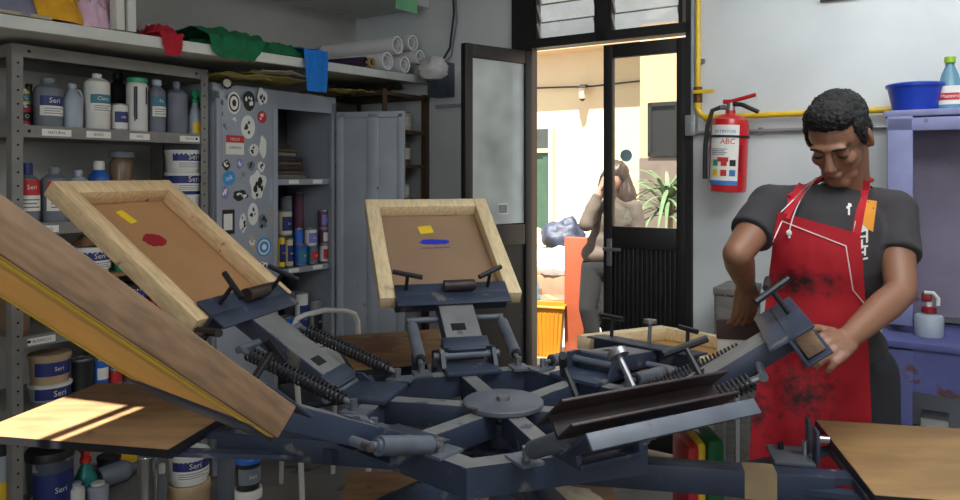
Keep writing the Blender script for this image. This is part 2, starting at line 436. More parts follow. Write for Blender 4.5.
def can(M, name, label, cat, h, r, body, lb=None, group=None, lid=STEEL):
    t = thing(name, label, cat, M, group)
    m = MB(); m.lathe([(0, 0), (r, 0), (r*1.02, .003), (r, .008), (r, h-.008), (r*1.02, h-.003), (r*.98, h), (r*.9, h-.004), (0, h-.004)], body, seg=20, mats=[lid, lid, lid, body, lid, lid, lid, lid]); m.build('can_body', t)
    if lb:
        m = MB(); lab(m, r, h*lb[0], h*lb[1], lb[2], lb[3], lb[4], strip=lb[5] if len(lb) > 5 else None); m.build('label', t)
    return t
def spray(M, label, h, r, body, head, lb=None, name='spray_bottle', cat='spray bottle', conical=True):
    t = thing(name, label, cat, M)
    m = MB(); m.lathe([(0, 0), (r, 0), (r, h*.28), (r*(.85 if conical else 1), h*.45), (r*.4, h*.64), (r*.36, h*.70), (0, h*.70)], body, seg=20); m.build('bottle_body', t)
    m = MB(); m.lathe([(0, h*.70), (r*.46, h*.70), (r*.46, h*.78), (r*.3, h*.80), (r*.3, h*.86), (0, h*.86)], head, seg=14)
    m.box((-r*.25, 0, h*.92), (r*1.5, r*.55, h*.15), head, bev=.006); m.cyl((-r*.9, 0, h*.94), (-r*1.3, 0, h*.94), r*.18, head)
    m.build('spray_head', t)
    m = MB(); m.tube([(-r*.5, 0, h*.88), (-r*.85, 0, h*.80), (-r*.75, 0, h*.71)], r*.12, head); m.build('trigger', t)
    if lb: m = MB(); lab(m, r, h*.04, h*.27, lb[0], lb[1], lb[2]); m.build('label', t)
    return t
def jug(M, label, h, r, body):
    t = thing('handled_jug', label, 'jug', M)
    m = MB(); m.lathe([(0, 0), (r*.95, 0), (r, .008), (r, h*.55), (r*.9, h*.66), (r*.45, h*.84), (r*.32, h*.88), (r*.32, h*.92), (0, h*.92)], body, seg=20); m.build('jug_body', t)
    m = MB(); m.tube([(r*.2, 0, h*.86), (r*.75, 0, h*.86), (r*1.02, 0, h*.72), (r*1.0, 0, h*.58), (r*.85, 0, h*.52)], r*.16, body); m.build('handle', t)
    m = MB(); m.lathe([(0, h*.91), (r*.4, h*.91), (r*.4, h), (0, h)], body, seg=14); m.build('cap', t)
    return t
def R_(px0, px1, ytop, z, yl=None, M=MR):
    """place something seen between two columns, standing on the level z: matrix, radius, height"""
    yl = .07 if yl is None else yl
    px = (px0+px1)/2; x, d = xat(M, px, yl); r = (px1-px0)/2*d/FPX; yl2 = max(yl, r+.015); x, d = xat(M, px, yl2)
    r = (px1-px0)/2*d/FPX
    return item(M, x, yl2, z), r, zat(ytop, d)-z
def deep(px, py, z): pass
TXT = 'Sericol'[:4]
# --- top shelf of the rack
M_, r, h = R_(35, 61, 78, SH1); bottle(M_, 'ink_bottle', 'big grey bottle with a blue and white label, left on the top rack shelf', 'bottle', h, r, GREYD, GREYD, (.22, .62, NAVY, TXT, r*.55, WHITEL), neck=.4)
M_, r, h = R_(62, 82, 84, SH1); jug(M_, 'translucent jug with a moulded handle beside the big grey bottle', h, r, GREYP)
M_, r, h = R_(85, 109, 74, SH1); bottle(M_, 'white_bottle', 'tall white bottle with a teal label between jug and small pot', 'bottle', h, r, WHITEP, WHITEP, (.30, .62, TEAL, 'Clean', r*.45, WHITEL), neck=.3, shoulder=.8)
M_, r, h = R_(111, 127, 104, SH1); can(M_, 'small_pot', 'small white pot with a dark printed band on the top rack shelf', 'pot', h, r, WHITEP, (.3, .7, NAVY, 'ink', r*.5))
M_, r, h = R_(127, 147, 78, SH1); bottle(M_, 'dripped_bottle', 'white cylinder bottle streaked with black drips, top rack shelf', 'bottle', h, r, WHITEP, GREENP, None, neck=.8, shoulder=.84, spill=BLACKM)
M_, r, h = R_(148, 165, 80, SH1); bottle(M_, 'label_bottle', 'slim grey bottle with a pale label beside the dripped white one', 'bottle', h, r, GREYD, GREYP, (.3, .68, TEAL, 'Fix', r*.5, WHITEL), neck=.45)
M_, r, h = R_(166, 187, 82, SH1); bottle(M_, 'plain_bottle', 'plain grey bottle with a narrow neck and no label', 'bottle', h, r, GREYD, GREYD, None, neck=.28, shoulder=.72)
M_, r, h = R_(187, 203, 90, SH1); spray(M_ @ RZ(180), 'spray bottle with green head and yellow label at the shelf end', h, r, GREYP, GREENP, None)
q = MB(); q.patch(r*.99, 130, 230, h*.03, h*.27, TAPE)
c_ = [o for o in C.objects if o.name.startswith('spray_bottle')][-1]; q.build('label', c_)
for k, (a0, a1, yt, zb, cb, lc, lbl) in enumerate(((18, 30, 106, SH1, REDL, BLACKM, 'red can with a green picture, at the bottom of the pair by the post'),
                                              (18, 29, 89, None, TAPE, TEAL, 'yellow can stacked on the red can by the left rack post'))):
    if zb is None: zb = zprev
    M_, r, h = R_(a0, a1, yt, zb, .1); can(M_, 'picture_can', lbl, 'can', h, r, cb, (.25, .7, lc, 'O', r*.9)); zprev = zb+h
M_, r, h = R_(110, 126, 73, SH1, .27); bottle(M_, 'dark_bottle', 'black bottle standing behind the small white pot', 'bottle', h, r, BLACKP, BLACKP, None, neck=.5)
M_, r, h = R_(24, 34, 84, SH1, .29); bottle(M_, 'dark_bottle', 'black bottle at the back left behind the picture cans', 'bottle', h, r, BLACKP, BLACKP, None, neck=.5)
# --- second shelf
M_, r, h = R_(14, 38, 163, SH2); bottle(M_, 'ink_bottle', 'grey bottle with red label and dark blue cap beside the left post', 'bottle', h, r, GREYD, NAVY, (.2, .72, REDL, TXT, r*.55, WHITEL), neck=.4, shoulder=.68, caph=h*.2)
M_, r, h = R_(42, 67, 167, SH2); bottle(M_, 'ink_bottle', 'grey bottle with red label and flat grey cap, second rack shelf', 'bottle', h, r, GREYD, GREYD, (.2, .74, REDL, TXT, r*.55, WHITEL), neck=.36)
M_, r, h = R_(69, 88, 170, SH2); bottle(M_, 'plain_bottle', 'pale grey bottle half hidden by the raised wooden screen corner', 'bottle', h, r, GREYP, GREYP, None, neck=.3)
M_, r, h = R_(90, 108, 161, SH2, .2); bottle(M_, 'nozzle_bottle', 'bottle with a white cone nozzle and blue collar above the raised screen', 'bottle', h, r*1.1, BLUEP, WHITEP, None, neck=.42, caph=h*.16, shoulder=.7)
M_, r, h = R_(110, 132, 151, SH2, .2); bottle(M_, 'brown_jar', 'glass jar of brown solvent on the second rack shelf', 'jar', h, r, mat('brown_jar', col(120, 96, 76), .3, var=.2), GREYD, None, neck=.9, shoulder=.8)
z = SH2
for k, (yt, lc, nm, s2) in enumerate(((194, WHITEL, 'white ink tub at the bottom of the stack of three', None), (172, NAVY, 'navy banded ink tub in the middle of the stack of three', WHITEL), (150, NAVY, 'white ink tub with blue print on top of the stack of three', WHITEL))):
    M_, r, h = R_(165, 202, yt, z, .1); tub(M_, 'ink_tub', nm, 'tub', h-.001, r*.93, WHITEP if k != 1 else NAVY, WHITEP, (.15, .85, lc, 'Seri', r*.45, s2) if k else None, 'ink tubs stacked on the second shelf'); z += h
# --- plank and third shelf
M_, r, h = R_(70, 109, 246, SHB); tub(M_, 'ink_tub', 'wide white ink tub with blue label and rag on its lid', 'tub', h, r*.97, WHITEP, WHITEP, (.2, .82, NAVY, 'Seri', r*.38, WHITEL))
b = MB(M_); b.grid(lambda u, v: ((u-.5)*r*1.5, (v-.5)*r*1.3, h+.006+.05*max(0, 1-(2*u-1)**4)*max(0, 1-(2*v-1)**4)*(.6+.5*noise.noise(Vector((u*5, v*5, 1))))), 16, 16, BROWN, .004); tag(b.build('crumpled_rag', origin=M_ @ Vector((0, 0, h))), 'brown crumpled rag lying on the wide ink tub', 'rag')
M_, r, h = R_(112, 145, 250, SHB); tub(M_, 'ink_tub', 'green ink tub on the plank behind the raised screen', 'tub', h, r*.95, GREENP, WHITEP, (.45, .8, NAVY, 'S', r*.3))
M_, r, h = R_(116, 146, 283, SH3); tub(M_, 'ink_tub', 'dark banded ink tub on the third rack shelf', 'tub', h, r*.95, WHITEP, BLACKP, (.35, .85, NAVY, 'Seri', r*.4))
M_, r, h = R_(147, 178, 282, SH3); tub(M_, 'ink_tub', 'tub smeared with bright red ink on the third rack shelf', 'tub', h, r*.9, mat('red_smeared_tub', col(190, 36, 44), .5, var=.2, spot=col(214, 200, 180), thr=.56, spot_scale=30), BROWN, None)
M_, r, h = R_(180, 203, 275, SH3); tub(M_, 'ink_tub', 'dark ink tub at the right end of the third shelf', 'tub', h, r*.9, BLACKP, BLACKP, None)
# --- fourth shelf
z = SH4
M_, r, h = R_(30, 70, 381, SH4); tub(M_, 'ink_tub', 'pale tub with navy label, lower one of the pair by the post', 'tub', h, r*.95, GREYP, WHITEP, (.15, .8, NAVY, 'Seri', r*.4)); z = SH4+h
M_, r, h2 = R_(30, 69, 352, z); tub(M_, 'ink_tub', 'beige tub with small blue label on top of the pale tub', 'tub', h2, r*.95, mat('beige_plastic', col(176, 150, 116), .5, var=.15), mat('beige_plastic'), (.3, .75, NAVY, 'Seri', r*.3))
for k, (a0, a1, yt, mm, nm) in enumerate(((72, 92, 358, BLACKP, 'black can beside the pair of tubs, fourth shelf'), (94, 108, 358, BLUEP, 'narrow blue can, fourth shelf'), (109, 122, 368, REDL, 'small red can, fourth shelf'), (123, 148, 360, BROWN, 'brown stained tin, fourth shelf'), (150, 180, 352, GREYD, 'grey tin at the right of the fourth shelf'))):
    M_, r, h = R_(a0, a1, yt, SH4); can(M_, 'paint_can', nm, 'can', h, r*.95, mm, (.3, .7, WHITEL, 'ink', r*.5, None) if k in (1, 3) else None)
M_, r, h = R_(4, 16, 384, SH4, .2, MR @ T(0, 0, 0))
# --- bottom shelf
M_, r, h = R_(27, 73, 448, SH5); tub(M_, 'ink_bucket', 'dark bucket with a blue label on the bottom shelf', 'bucket', h, r*.92, mat('smeared_bucket', col(70, 78, 96), .5, var=.4, spot=col(170, 176, 186), thr=.6), BLACKP, (.2, .7, NAVY, 'Seri', r*.34))
M_, r, h = R_(-16, 14, 442, SH5, .1); tub(M_, 'ink_bucket', 'bucket with a bright yellow label at the left edge', 'bucket', h, r*.9, GREYP, BLACKP, (.1, .6, TAPE, 'B', r*.4))
M_, r, h = R_(74, 97, 446, SH5, .12); spray(M_ @ RZ(-100), 'teal spray bottle with an orange red head on the bottom shelf', h, r, mat('teal_bottle', col(20, 120, 116), .35, var=.15), REDP)
M_, r, h = R_(69, 84, 482, SH5, .02); bottle(M_, 'white_bottle', 'small white bottle in front of the teal spray bottle', 'bottle', h, r, WHITEP, GREYP, None, neck=.5)
M_, r, h = R_(87, 108, 482, SH5, .02); bottle(M_, 'white_bottle', 'wider white bottle in front of the lying grey bottle', 'bottle', h, r, GREYP, WHITEP, None, neck=.5)
M_, r, h = R_(114, 142, 448, SH5, .25); tub(M_, 'ink_tub', 'yellow tub at the back of the bottom shelf', 'tub', h, r*.9, YEL, YEL, None)
M_, r, h = R_(100, 118, 455, SH5, .25); tub(M_, 'ink_tub', 'navy tub at the back of the bottom shelf beside the yellow tub', 'tub', h, r*1.2, NAVY, BLACKP, None)
def Fl(px0, px1, ytop, d, z=0):                           # standing on the floor in front of the rack
    p = P((px0+px1)/2, 300, d); r = (px1-px0)/2*d/FPX; return T(p.x, d, z) @ RZ(40), r, zat(ytop, d)-z
M_, r, h = Fl(138, 156, 455, 2.62); can(M_, 'tin_tube', 'tall shiny bare tin on the floor in front of the rack', 'tin', h, r, CHROME, None, None, CHROME)
M_, r, h = Fl(157, 167, 464, 2.74); bottle(M_, 'slim_bottle', 'slim grey bottle between the tall tin and the beige pail', 'bottle', h, r, GREYD, WHITEP, None, neck=.5)
M_, r, h = Fl(168, 210, 480, 2.84); tub(M_, 'paint_pail', 'worn beige pail on the floor under the white ink tub', 'pail', h-.001, r*.95, mat('beige_plastic'), mat('beige_plastic'), None)
M_, r, h2 = Fl(169, 209, 450, 2.84, h); tub(M_, 'ink_tub', 'white ink tub with blue print on the beige pail', 'tub', h2, r*.95, WHITEP, WHITEP, (.2, .8, NAVY, 'Seri', r*.4, WHITEL))
M_, r, h = Fl(234, 262, 487, 2.7); tub(M_, 'ink_tub', 'bright blue tub on the floor right of the grey steel leg', 'tub', h-.001, r*.95, BLUEP, WHITEP, None)
M_, r, h2 = Fl(235, 261, 456, 2.7, h); tub(M_, 'ink_tub', 'dark tub with blue lid on the bright blue tub', 'tub', h2, r*.95, BLACKP, BLUEP, (.2, .7, GREYD, 'Seri', r*.4))
# lying bottle
x, d = xat(MR, 116, .16); Mx = MR @ T(x, .16, SH5+.047)
t = thing('lying_bottle', 'grey bottle lying on its side on the bottom shelf', 'bottle', Mx @ RY(90) @ T(0, 0, -.08))
m = MB(); m.lathe([(0, 0), (.043, 0), (.045, .01), (.045, .12), (.02, .155), (.016, .175), (0, .175)], GREYD, seg=18); m.build('bottle_body', t)
m = MB(); m.lathe([(0, .17), (.02, .17), (.02, .2), (0, .2)], BLUEP, seg=12); m.build('cap', t)
# more containers filling the back of the shelves
fill = [(58, .27, SH1, .16, .03, BLACKP, 'bottle'), (75, .3, SH2, .17, .035, GREYD, 'bottle'), (140, .28, SH2, .14, .04, BLACKP, 'bottle'),
        (80, .28, SH3, .15, .05, BLUEP, 'can'), (60, .25, SH3, .12, .05, WHITEP, 'can'), (95, .28, SH4, .2, .04, GREYD, 'bottle'), (50, .29, SH5, .3, .05, BLUEP, 'bottle'),
        (160, .3, SH5, .3, .05, NAVY, 'can'), (190, .3, SH4, .2, .045, BLUEP, 'can'), (130, .29, SHB, .13, .045, NAVY, 'can'), (165, .25, SHB, .12, .05, WHITEP, 'can')]
wh = {SH1: 'top shelf', SH2: 'second shelf', SHB: 'plank', SH3: 'third shelf', SH4: 'fourth shelf', SH5: 'bottom shelf'}
cn = {id(BLACKP): 'black', id(GREYD): 'grey', id(BLUEP): 'blue', id(WHITEP): 'white', id(NAVY): 'navy'}
near = ['behind the big grey bottle', 'behind the red labelled bottle', 'beside the stack of three tubs', 'behind the long tilted screen', 'left behind the long tilted screen', 'behind the narrow blue can', 'behind the big bucket', 'behind the tall bare tin', 'above the white ink tub', 'behind the green tub', 'at the right end']
for (px, yl, z, h, r, mm, k), nr in zip(fill, near):
    x, d = xat(MR, px, yl); l_ = '%s %s at the back of the %s %s' % (cn[id(mm)], k, wh[z], nr)
    if k == 'bottle': bottle(item(MR, x, yl, z), 'spare_bottle', l_, 'bottle', h, r, mm, BLACKP)
    else: can(item(MR, x, yl, z), 'spare_can', l_, 'can', h, r, mm, (.3, .7, WHITEL, 'ink', r*.5))

# ------------------------------------------------------------------ white wall shelf and what lies on it
SHW = mat('white_shelf_paint', col(206, 208, 202), .6, var=.12, scale=6, spot=col(140, 136, 126), thr=.68, spot_scale=8)
WS = .60; WZ = 1.993
FS = FL @ T(0, 0, WZ) @ RY(-1.25) @ T(0, 0, -WZ)      # the shelf sags a little towards the camera
t = thing('wall_shelf', 'white double wall shelf running above the racks and cabinet', 'shelf', FS)
b = MB(); b.box((-1.6, -WS/2, WZ-.02), (3.14, WS-.02, .035), SHW); b.build('lower_board', t)
b = MB(); b.box((-1.6, -WS, WZ-.026), (3.14, .03, .045), SHW, bev=.003); b.build('front_rail', t)
b = MB(); b.box((-2.7, -WS+.004, WZ+.006), (.95, .03, .012), mat('beige_trim', col(172, 160, 130), .6), bev=.002); b.build('trim_strip', t)
xp, dp = xat(FL, 125, -WS)
for xx in (xp-.027, xp+.020):
    b = MB(); b.box((xx, -WS+.005, (WZ+.001+2.62)/2), (.034, .045, 2.62-WZ-.001), SHW, bev=.003); b.build('upright', t)
b = MB(); b.box((-1.05, -WS/2, 2.42), (2.06, WS, .03), SHW); b.build('upper_board', t)
b = MB(); b.box((-1.05, -WS-.008, 2.425), (2.06, .018, .05), SHW, bev=.002); b.build('upper_rail', t)
def cloth_pile(label, px, yl, z, sx, sy, h, m, seed, rot=0, M=FS, name='folded_cloth', cat='cloth', fold=1.0):
    x, d = xat(M, px, yl); MM = M @ T(x, yl, z) @ RZ(rot); n = 44; o3 = Vector((seed*7.3, seed*1.7, 0))
    def fn(u, v):
        a, q = u*2-1, v*2-1
        ang = math.atan2(q, a); rad = max(abs(a), abs(q))
        edge = 1+.22*noise.noise(Vector((math.cos(ang)*1.6, math.sin(ang)*1.6, seed*3.1)))
        # square -> disc
        L_ = math.hypot(a, q); k = rad/L_ if L_ > 1e-6 else 0
        xx, yy = a*k*edge, q*k*edge
        p = Vector((xx*2.1, yy*2.1, 0))+o3
        rid = 1-abs(noise.noise(p*1.6))*2.2; wr = noise.noise(p*3.4)+.8*(1-abs(noise.noise(p*3.9+Vector((2, 7, 1))))*2.4)-.4
        zz = h*(1-rad**3.2)*(.62+.32*rid*fold+.18*wr) + .004
        dx = .12*noise.noise(p*2+Vector((5, 0, 0))); 
        return (sx*(xx+dx*(1-rad)), sy*yy, max(.003, zz))
    b = MB(MM); b.grid(fn, n, n, m, .003)
    return tag(b.build(name, origin=MM.translation, smooth=60), label, cat)
def cloth(nm, c, var=.15): return mat(nm, c, .9, var=var, scale=20, bump=.15)
cloth_pile('grey rag heaped at the left end of the white shelf', 6, -.47, WZ, .16, .13, .17, cloth('grey_cloth', col(120, 122, 142)), 1)
cloth_pile('mustard yellow cloth heaped on the white shelf', 55, -.46, WZ+.003, .155, .13, .2, cloth('yellow_cloth', col(226, 166, 40)), 2)
cloth_pile('pale pink cloth heaped beside the yellow one', 98, -.44, WZ+.003, .13, .13, .19, cloth('pink_cloth', col(224, 186, 206)), 5)
cloth_pile('dark green cloth under the pink one beside the shelf upright', 106, -.5, WZ, .10, .07, .035, cloth('dark_green_cloth', col(20, 66, 48)), 6)
cloth_pile('white cloth ball beside the red cloth on the shelf', 156, -.45, WZ, .045, .04, .075, cloth('white_cloth', col(206, 206, 200)), 8)
cloth_pile('small dark rag beside the upright on the shelf', 140, -.5, WZ, .05, .045, .04, cloth('dark_rag', col(52, 60, 58)), 9)
def drape(label, M, pts, width, m, seed, name, cat, amp=.012, taper=0, skew=0):
    """cloth following a profile of (y, z) points, width along x"""
    pts = [Vector((0, p[0], p[1])) for p in pts]; n = len(pts)-1
    def fn(u, v):
        f = v*n; i = min(int(f), n-1); p = pts[i].lerp(pts[i+1], f-i)
        w = width*(1-taper*v)*(1+.12*noise.noise(Vector((v*3, seed, 0))))
        xx = (u-.5)*w + skew*v
        nn = noise.noise(Vector((u*3.5, v*2.5, seed*2.7)))*amp + amp*.35*math.sin(u*8+seed+3*v)+amp*.5*noise.noise(Vector((u*9, v*4, seed)))
        return (xx, p.y-abs(nn)-.002, p.z+abs(nn)*(.7 if v < .5 else .1)+.002)
    b = MB(M); b.grid(fn, 26, 20, m, .003); return tag(b.build(name, origin=M.translation, smooth=60), label, cat)
x, d = xat(FS, 171, -WS-.02)
cloth_pile('red cloth crumpled on the shelf edge with a corner hanging down', 168, -.50, WZ, .085, .09, .065, cloth('red_cloth', col(176, 24, 44)), 12, name='red_cloth')
drape('red cloth corner hanging over the white shelf edge', FS @ T(x+.045, 0, 0), [(-.5, WZ+.012), (-WS-.018, WZ+.012), (-WS-.022, WZ-.02), (-WS-.02, WZ-.075)], .13, cloth('red_cloth', None), 3, 'red_cloth', 'cloth', taper=.45)
x, d = xat(FS, 243, -WS)
GRC = cloth('green_cloth', col(14, 104, 66))
drape('bright green cloth draped over the shelf edge', FS @ T(x, 0, 0), [(-.30, WZ+.008), (-.44, WZ+.05), (-.54, WZ+.07), (-WS-.018, WZ+.03), (-WS-.022, WZ-.02), (-WS-.02, WZ-.055)], .46, GRC, 7, 'green_cloth', 'cloth', amp=.022, taper=.55, skew=-.02)
cloth_pile('long green cloth tail lying along the shelf', 285, -.50, WZ, .26, .10, .07, GRC, 15, name='green_cloth')
cloth_pile('thin green rag lying near the red cloth', 212, -.52, WZ, .10, .05, .03, GRC, 16, name='green_cloth')
x, d = xat(FS, 322, -WS-.03)
drape('bright blue cloth hanging over the front of the shelf', FS @ T(x, 0, 0), [(-.42, WZ+.012), (-.52, WZ+.05), (-WS-.022, WZ+.035), (-WS-.03, WZ-.03), (-WS-.03, WZ-.10), (-WS-.028, WZ-.165)], .19, cloth('blue_cloth', col(22, 118, 206)), 11, 'blue_cloth', 'cloth', amp=.012, taper=.3)
# rolls of paper, lying across the shelf
PAPER = mat('white_paper', col(222, 220, 222), .8, var=.06)
def roll(label, px, py, rpx, L_, m, turn=0, core=None, cat='paper roll', name='paper_roll', yl=-.61, floor_=None):
    x, d = xat(FS, px, yl); r = rpx*d/FPX; z = (FS.inverted() @ P(px, py, d)).z
    if floor_ is not None: z = WZ+r+.001
    t = thing(name, label, cat, FS @ T(x, yl, z) @ RZ(turn) @ RX(-90))
    b = MB(); b.lathe([(r*.8, 0), (r, 0), (r, L_), (r*.8, L_), (r*.8, 0)], m, seg=24); b.build('paper_sheet', t)
    b = MB(); b.lathe([(r*.55, .012), (r*.66, .012), (r*.66, L_-.01), (r*.55, L_-.01), (r*.55, .012)], core or m, seg=20); b.build('inner_turn', t)
roll('fat white paper roll on top of the roll stack', 403, 46, 9, .56, PAPER, 1)
roll('second white paper roll on top of the stack, further right', 418, 44, 8, .54, PAPER, -2, yl=-.57)
roll('white paper roll under the fat one, with crumpled end', 393, 62, 9, .54, PAPER, 2, floor_=1)
roll('white paper roll sticking out at the right of the stack', 425, 58, 7, .55, PAPER, -3, yl=-.64)
roll('white paper roll under the top pair', 410, 64, 8, .55, PAPER, 0, floor_=1)
roll('dark purple tube lying left of the paper rolls', 371, 58, 5, .38, mat('purple_tube', col(58, 34, 64), .6), 10, BLACKP, 'tube', 'purple_tube', floor_=1)
roll('yellowed paper roll with brown end beside the purple tube', 378, 62, 5, .45, mat('yellowed_paper', col(188, 158, 104), .8), 3, BROWN, yl=-.62, floor_=1)
def sack(label, x, y, z, sx, sy, h, m, seed, name, cat):
    b = MB(); b.ell((0, 0, 0), (sx, sy, h/2), m, seg=28, rings=18)
    for i, v in enumerate(b.v):
        q = Vector((v.x/sx, v.y/sy, v.z/h*2)); k = 1+.36*noise.noise(q*1.5+Vector((seed*3.1, 0, 0)))+.22*(1-2.2*abs(noise.noise(q*2.6+Vector((0, seed, 0)))))+.05*noise.noise(q*7)
        b.v[i] = Vector((x+v.x*k, y+v.y*k, z+max(.002, h/2*.86+v.z*k)))
    return tag(b.build(name, origin=(x, y, z), smooth=80), label, cat)
q_ = P(433, 69, 4.30)
sack('crumpled white plastic bag hanging at the right shelf end', q_.x, q_.y, q_.z-.065, .075, .065, .14, mat('bag_plastic', col(232, 230, 228), .5, var=.1, trans=.3), 21, 'plastic_bag', 'plastic bag')
# green sheet and papers on the upper shelf
x, d = xat(FS, 404, -WS)
drape('pale green paper drooping over the upper shelf edge', FS @ T(x+.02, 0, 0), [(-.30, 2.438), (-WS-.02, 2.44), (-WS-.03, 2.40), (-WS-.03, 2.34)], .2, mat('green_paper', col(130, 196, 150), .8), 2, 'green_paper', 'paper', amp=.006, skew=.01)
b = MB(FS @ T(-.22, -.42, 2.437)); b.box((0, 0, .004), (.3, .42, .008), PAPER); b.box((.02, -.02, .012), (.28, .4, .008), mat('grey_blue_paper', col(150, 160, 186), .8), RZ(4)); tag(b.build('paper_stack', origin=FS @ Vector((-.22, -.42, 2.437))), 'flat pile of white and bluish papers on the upper shelf', 'papers')
# ------------------------------------------------------------------ grey two-door cabinet with stickers
CABM = mat('grey_cabinet_paint', col(150, 156, 164), .45, .05, var=.12, scale=5, spot=col(120, 118, 116), thr=.7, spot_scale=9)
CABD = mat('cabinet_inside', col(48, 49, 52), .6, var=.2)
CF = -.41                                               # front plane in the left-wall frame
x0c, d0 = xat(FL, 213, CF); x1c, d1 = xat(FL, 336, CF); xmid, dm = xat(FL, 276, CF)
CT = 1.825
MC = FL @ T(x0c, CF, 0); CW = x1c-x0c; CD = .385; xm_ = xmid-x0c
cab = thing('metal_cabinet', 'grey metal cabinet with a sticker covered left door and open right door', 'cabinet', MC)
b = MB(); t_ = .012
for x in (t_/2, CW-t_/2): b.box((x, CD/2+.01, CT/2), (t_, CD-.02, CT-.004), CABM)
b.box((CW/2, CD/2+.01, CT-t_/2), (CW, CD-.02, t_), CABM); b.box((CW/2, CD/2, .06), (CW, CD-.02, .1), CABM)
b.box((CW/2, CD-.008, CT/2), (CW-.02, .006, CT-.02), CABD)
b.box((CW/2, .012, CT-.045), (CW, .02, .09), CABM); b.box((.012, .012, .9), (.024, .02, 1.78), CABM); b.box((CW-.014, .012, .9), (.028, .02, 1.78), CABM)
b.build('cabinet_body', cab)
CS = []
for py in (179, 266, 346):
    z = zat(py, xat(MC, 306, .03)[1]); CS.append(z)
    b = MB(); b.box((CW/2, CD/2+.01, z-.015), (CW-.03, CD-.05, .004), CABM); b.box((CW/2, .035, z-.015), (CW-.03, .004, .03), CABM)
    for q in (.35, .75): b.box((xm_+(CW-xm_)*q, .0322, z-.014), (.07, .001, .02), WHITEL)
    b.build('shelf', cab)
ld = MB(); ld.box((xm_/2+.002, -.008, CT/2+.01), (xm_-.008, .016, CT-.16), CABM, bev=.003)
ld.box((.02, -.018, CT/2), (.03, .006, CT-.2), CABM, bev=.002); ld.box((xm_-.02, -.018, CT/2), (.03, .006, CT-.2), CABM, bev=.002)
ldo = ld.build('door', cab); ldo['label'] = 'closed left door covered in stickers'
# open right door
hp = MC @ Vector((CW-.004, -.012, 0)); e = P(405, 118, 3.98); dv = Vector((e.x-hp.x, e.y-hp.y, 0)); Lr = dv.length
Md = MC.inverted() @ (T(hp.x, hp.y, 0) @ RZ(math.degrees(math.atan2(dv.y, dv.x))))
b = MB(Md); zt = 1.745
b.box((Lr/2, 0, zt/2+.05), (Lr, .016, zt-.1), CABM, bev=.003)
for xx, w in ((.02, .04), (Lr*.54, .06), (Lr-.02, .04)): b.box((xx, -.011, zt/2+.05), (w, .008, zt-.12), CABM, bev=.003)
for zz in (zt-.02, .13): b.box((Lr/2, -.011, zz), (Lr-.02, .008, .03), CABM, bev=.003)
rdo = b.build('door', cab); rdo['label'] = 'open right door with raised ribs'
b = MB(Md)
for py in (188, 224, 290): b.cyl((Lr*.62, -.015, zat(py, 4.0)), (Lr*.62, -.019, zat(py, 4.0)), .008, STEEL if py != 224 else BLACKM, seg=12)
b.build('lock', rdo)
# stickers on the left door
SW = WHITEL; SK = mat('black_print', col(22, 22, 24), .5)
def stick(px, py, shape, w, h, c, mark=None, mc=SK, txt=None, ang=0, seed=0):
    x, d = xat(MC, px, -.0165); z = zat(py, d); w, h = w*d/FPX*1.45, h*d/FPX*1.12
    b = MB(T(x, -.0164, z) @ RX(90) @ RZ(ang)); rr = random.Random(seed)
    def outline(k, n=22):
        o = []
        for i in range(n):
            a = 2*math.pi*i/n
            if shape == 'oval': q = 1
            elif shape == 'burst': q = 1 if i % 2 else .8
            elif shape == 'blob': q = .82+.35*noise.noise(Vector((math.cos(a)*1.3, math.sin(a)*1.3, seed*2.3)))
            else: q = min(1/max(abs(math.cos(a)), 1e-6), 1/max(abs(math.sin(a)), 1e-6))
            o.append((math.cos(a)*q*w/2*k, math.sin(a)*q*h/2*k))
        if shape == 'rect': o = [(-w/2*k, -h/2*k), (w/2*k, -h/2*k), (w/2*k, h/2*k), (-w/2*k, h/2*k)]
        return o
    b.prism(outline(1), 0, .0008, c)
    if mark == 'ring': b.prism(outline(.8), .0008, .0012, mc); b.prism(outline(.62), .0012, .0016, c); b.prism([(q[0]*.5, q[1]*.5) for q in outline(.62)], .0016, .002, mc)
    if mark == 'core': b.prism(outline(.66), .0008, .0012, mc); b.prism([(q[0]*.4+w*.06, q[1]*.35) for q in outline(1)], .0012, .0016, SW)
    if mark == 'scrib':
        for k in range(6):
            a = rr.uniform(0, 6.28); q = rr.uniform(.1, .55); ww = rr.uniform(.12, .3)
            cx, cy = math.cos(a)*q*w/2, math.sin(a)*q*h/2
            b.prism([(cx+math.cos(j)*ww*w*.5*rr.uniform(.6, 1), cy+math.sin(j)*ww*h*.5*rr.uniform(.6, 1)) for j in (0, .9, 1.8, 2.7, 3.6, 4.5, 5.4)], .0008, .0012+k*.0001, mc)
    if mark == 'head': b.prism([(-w/2, h*.12), (w/2, h*.12), (w/2, h/2), (-w/2, h/2)], .0008, .0012, REDL)
    if txt:
        for (s_, sz, yy, cc) in txt: b.raw(*[(lambda g: ([(q[0]*1, q[1]+yy*h, .0019) for q in g[0]], g[1]))(text_geo(s_, sz*h))][0], cc)
    b.build('sticker', ldo)
BLK = mat('blue_sticker', col(52, 140, 200), .5); VIO = mat('violet_sticker', col(120, 120, 190), .5)
stick(227, 83, 'burst', 11, 12, SK, 'core', SW, seed=1)
stick(234, 103, 'oval', 11, 20, SW, 'ring', SK)
stick(249, 101, 'oval', 10, 18, SK, 'scrib', SW, seed=3)
stick(262, 97, 'blob', 10, 19, SW, 'scrib', SK, seed=4)
stick(262, 117, 'oval', 8, 11, REDL, 'scrib', SW, seed=5)
stick(248, 127, 'oval', 12, 21, SW, 'scrib', SK, seed=6)
stick(234, 120, 'blob', 8, 10, GREYP, 'scrib', SW, seed=7)
stick(225, 128, 'blob', 6, 14, GREYP, 'scrib', GREYD, seed=8)
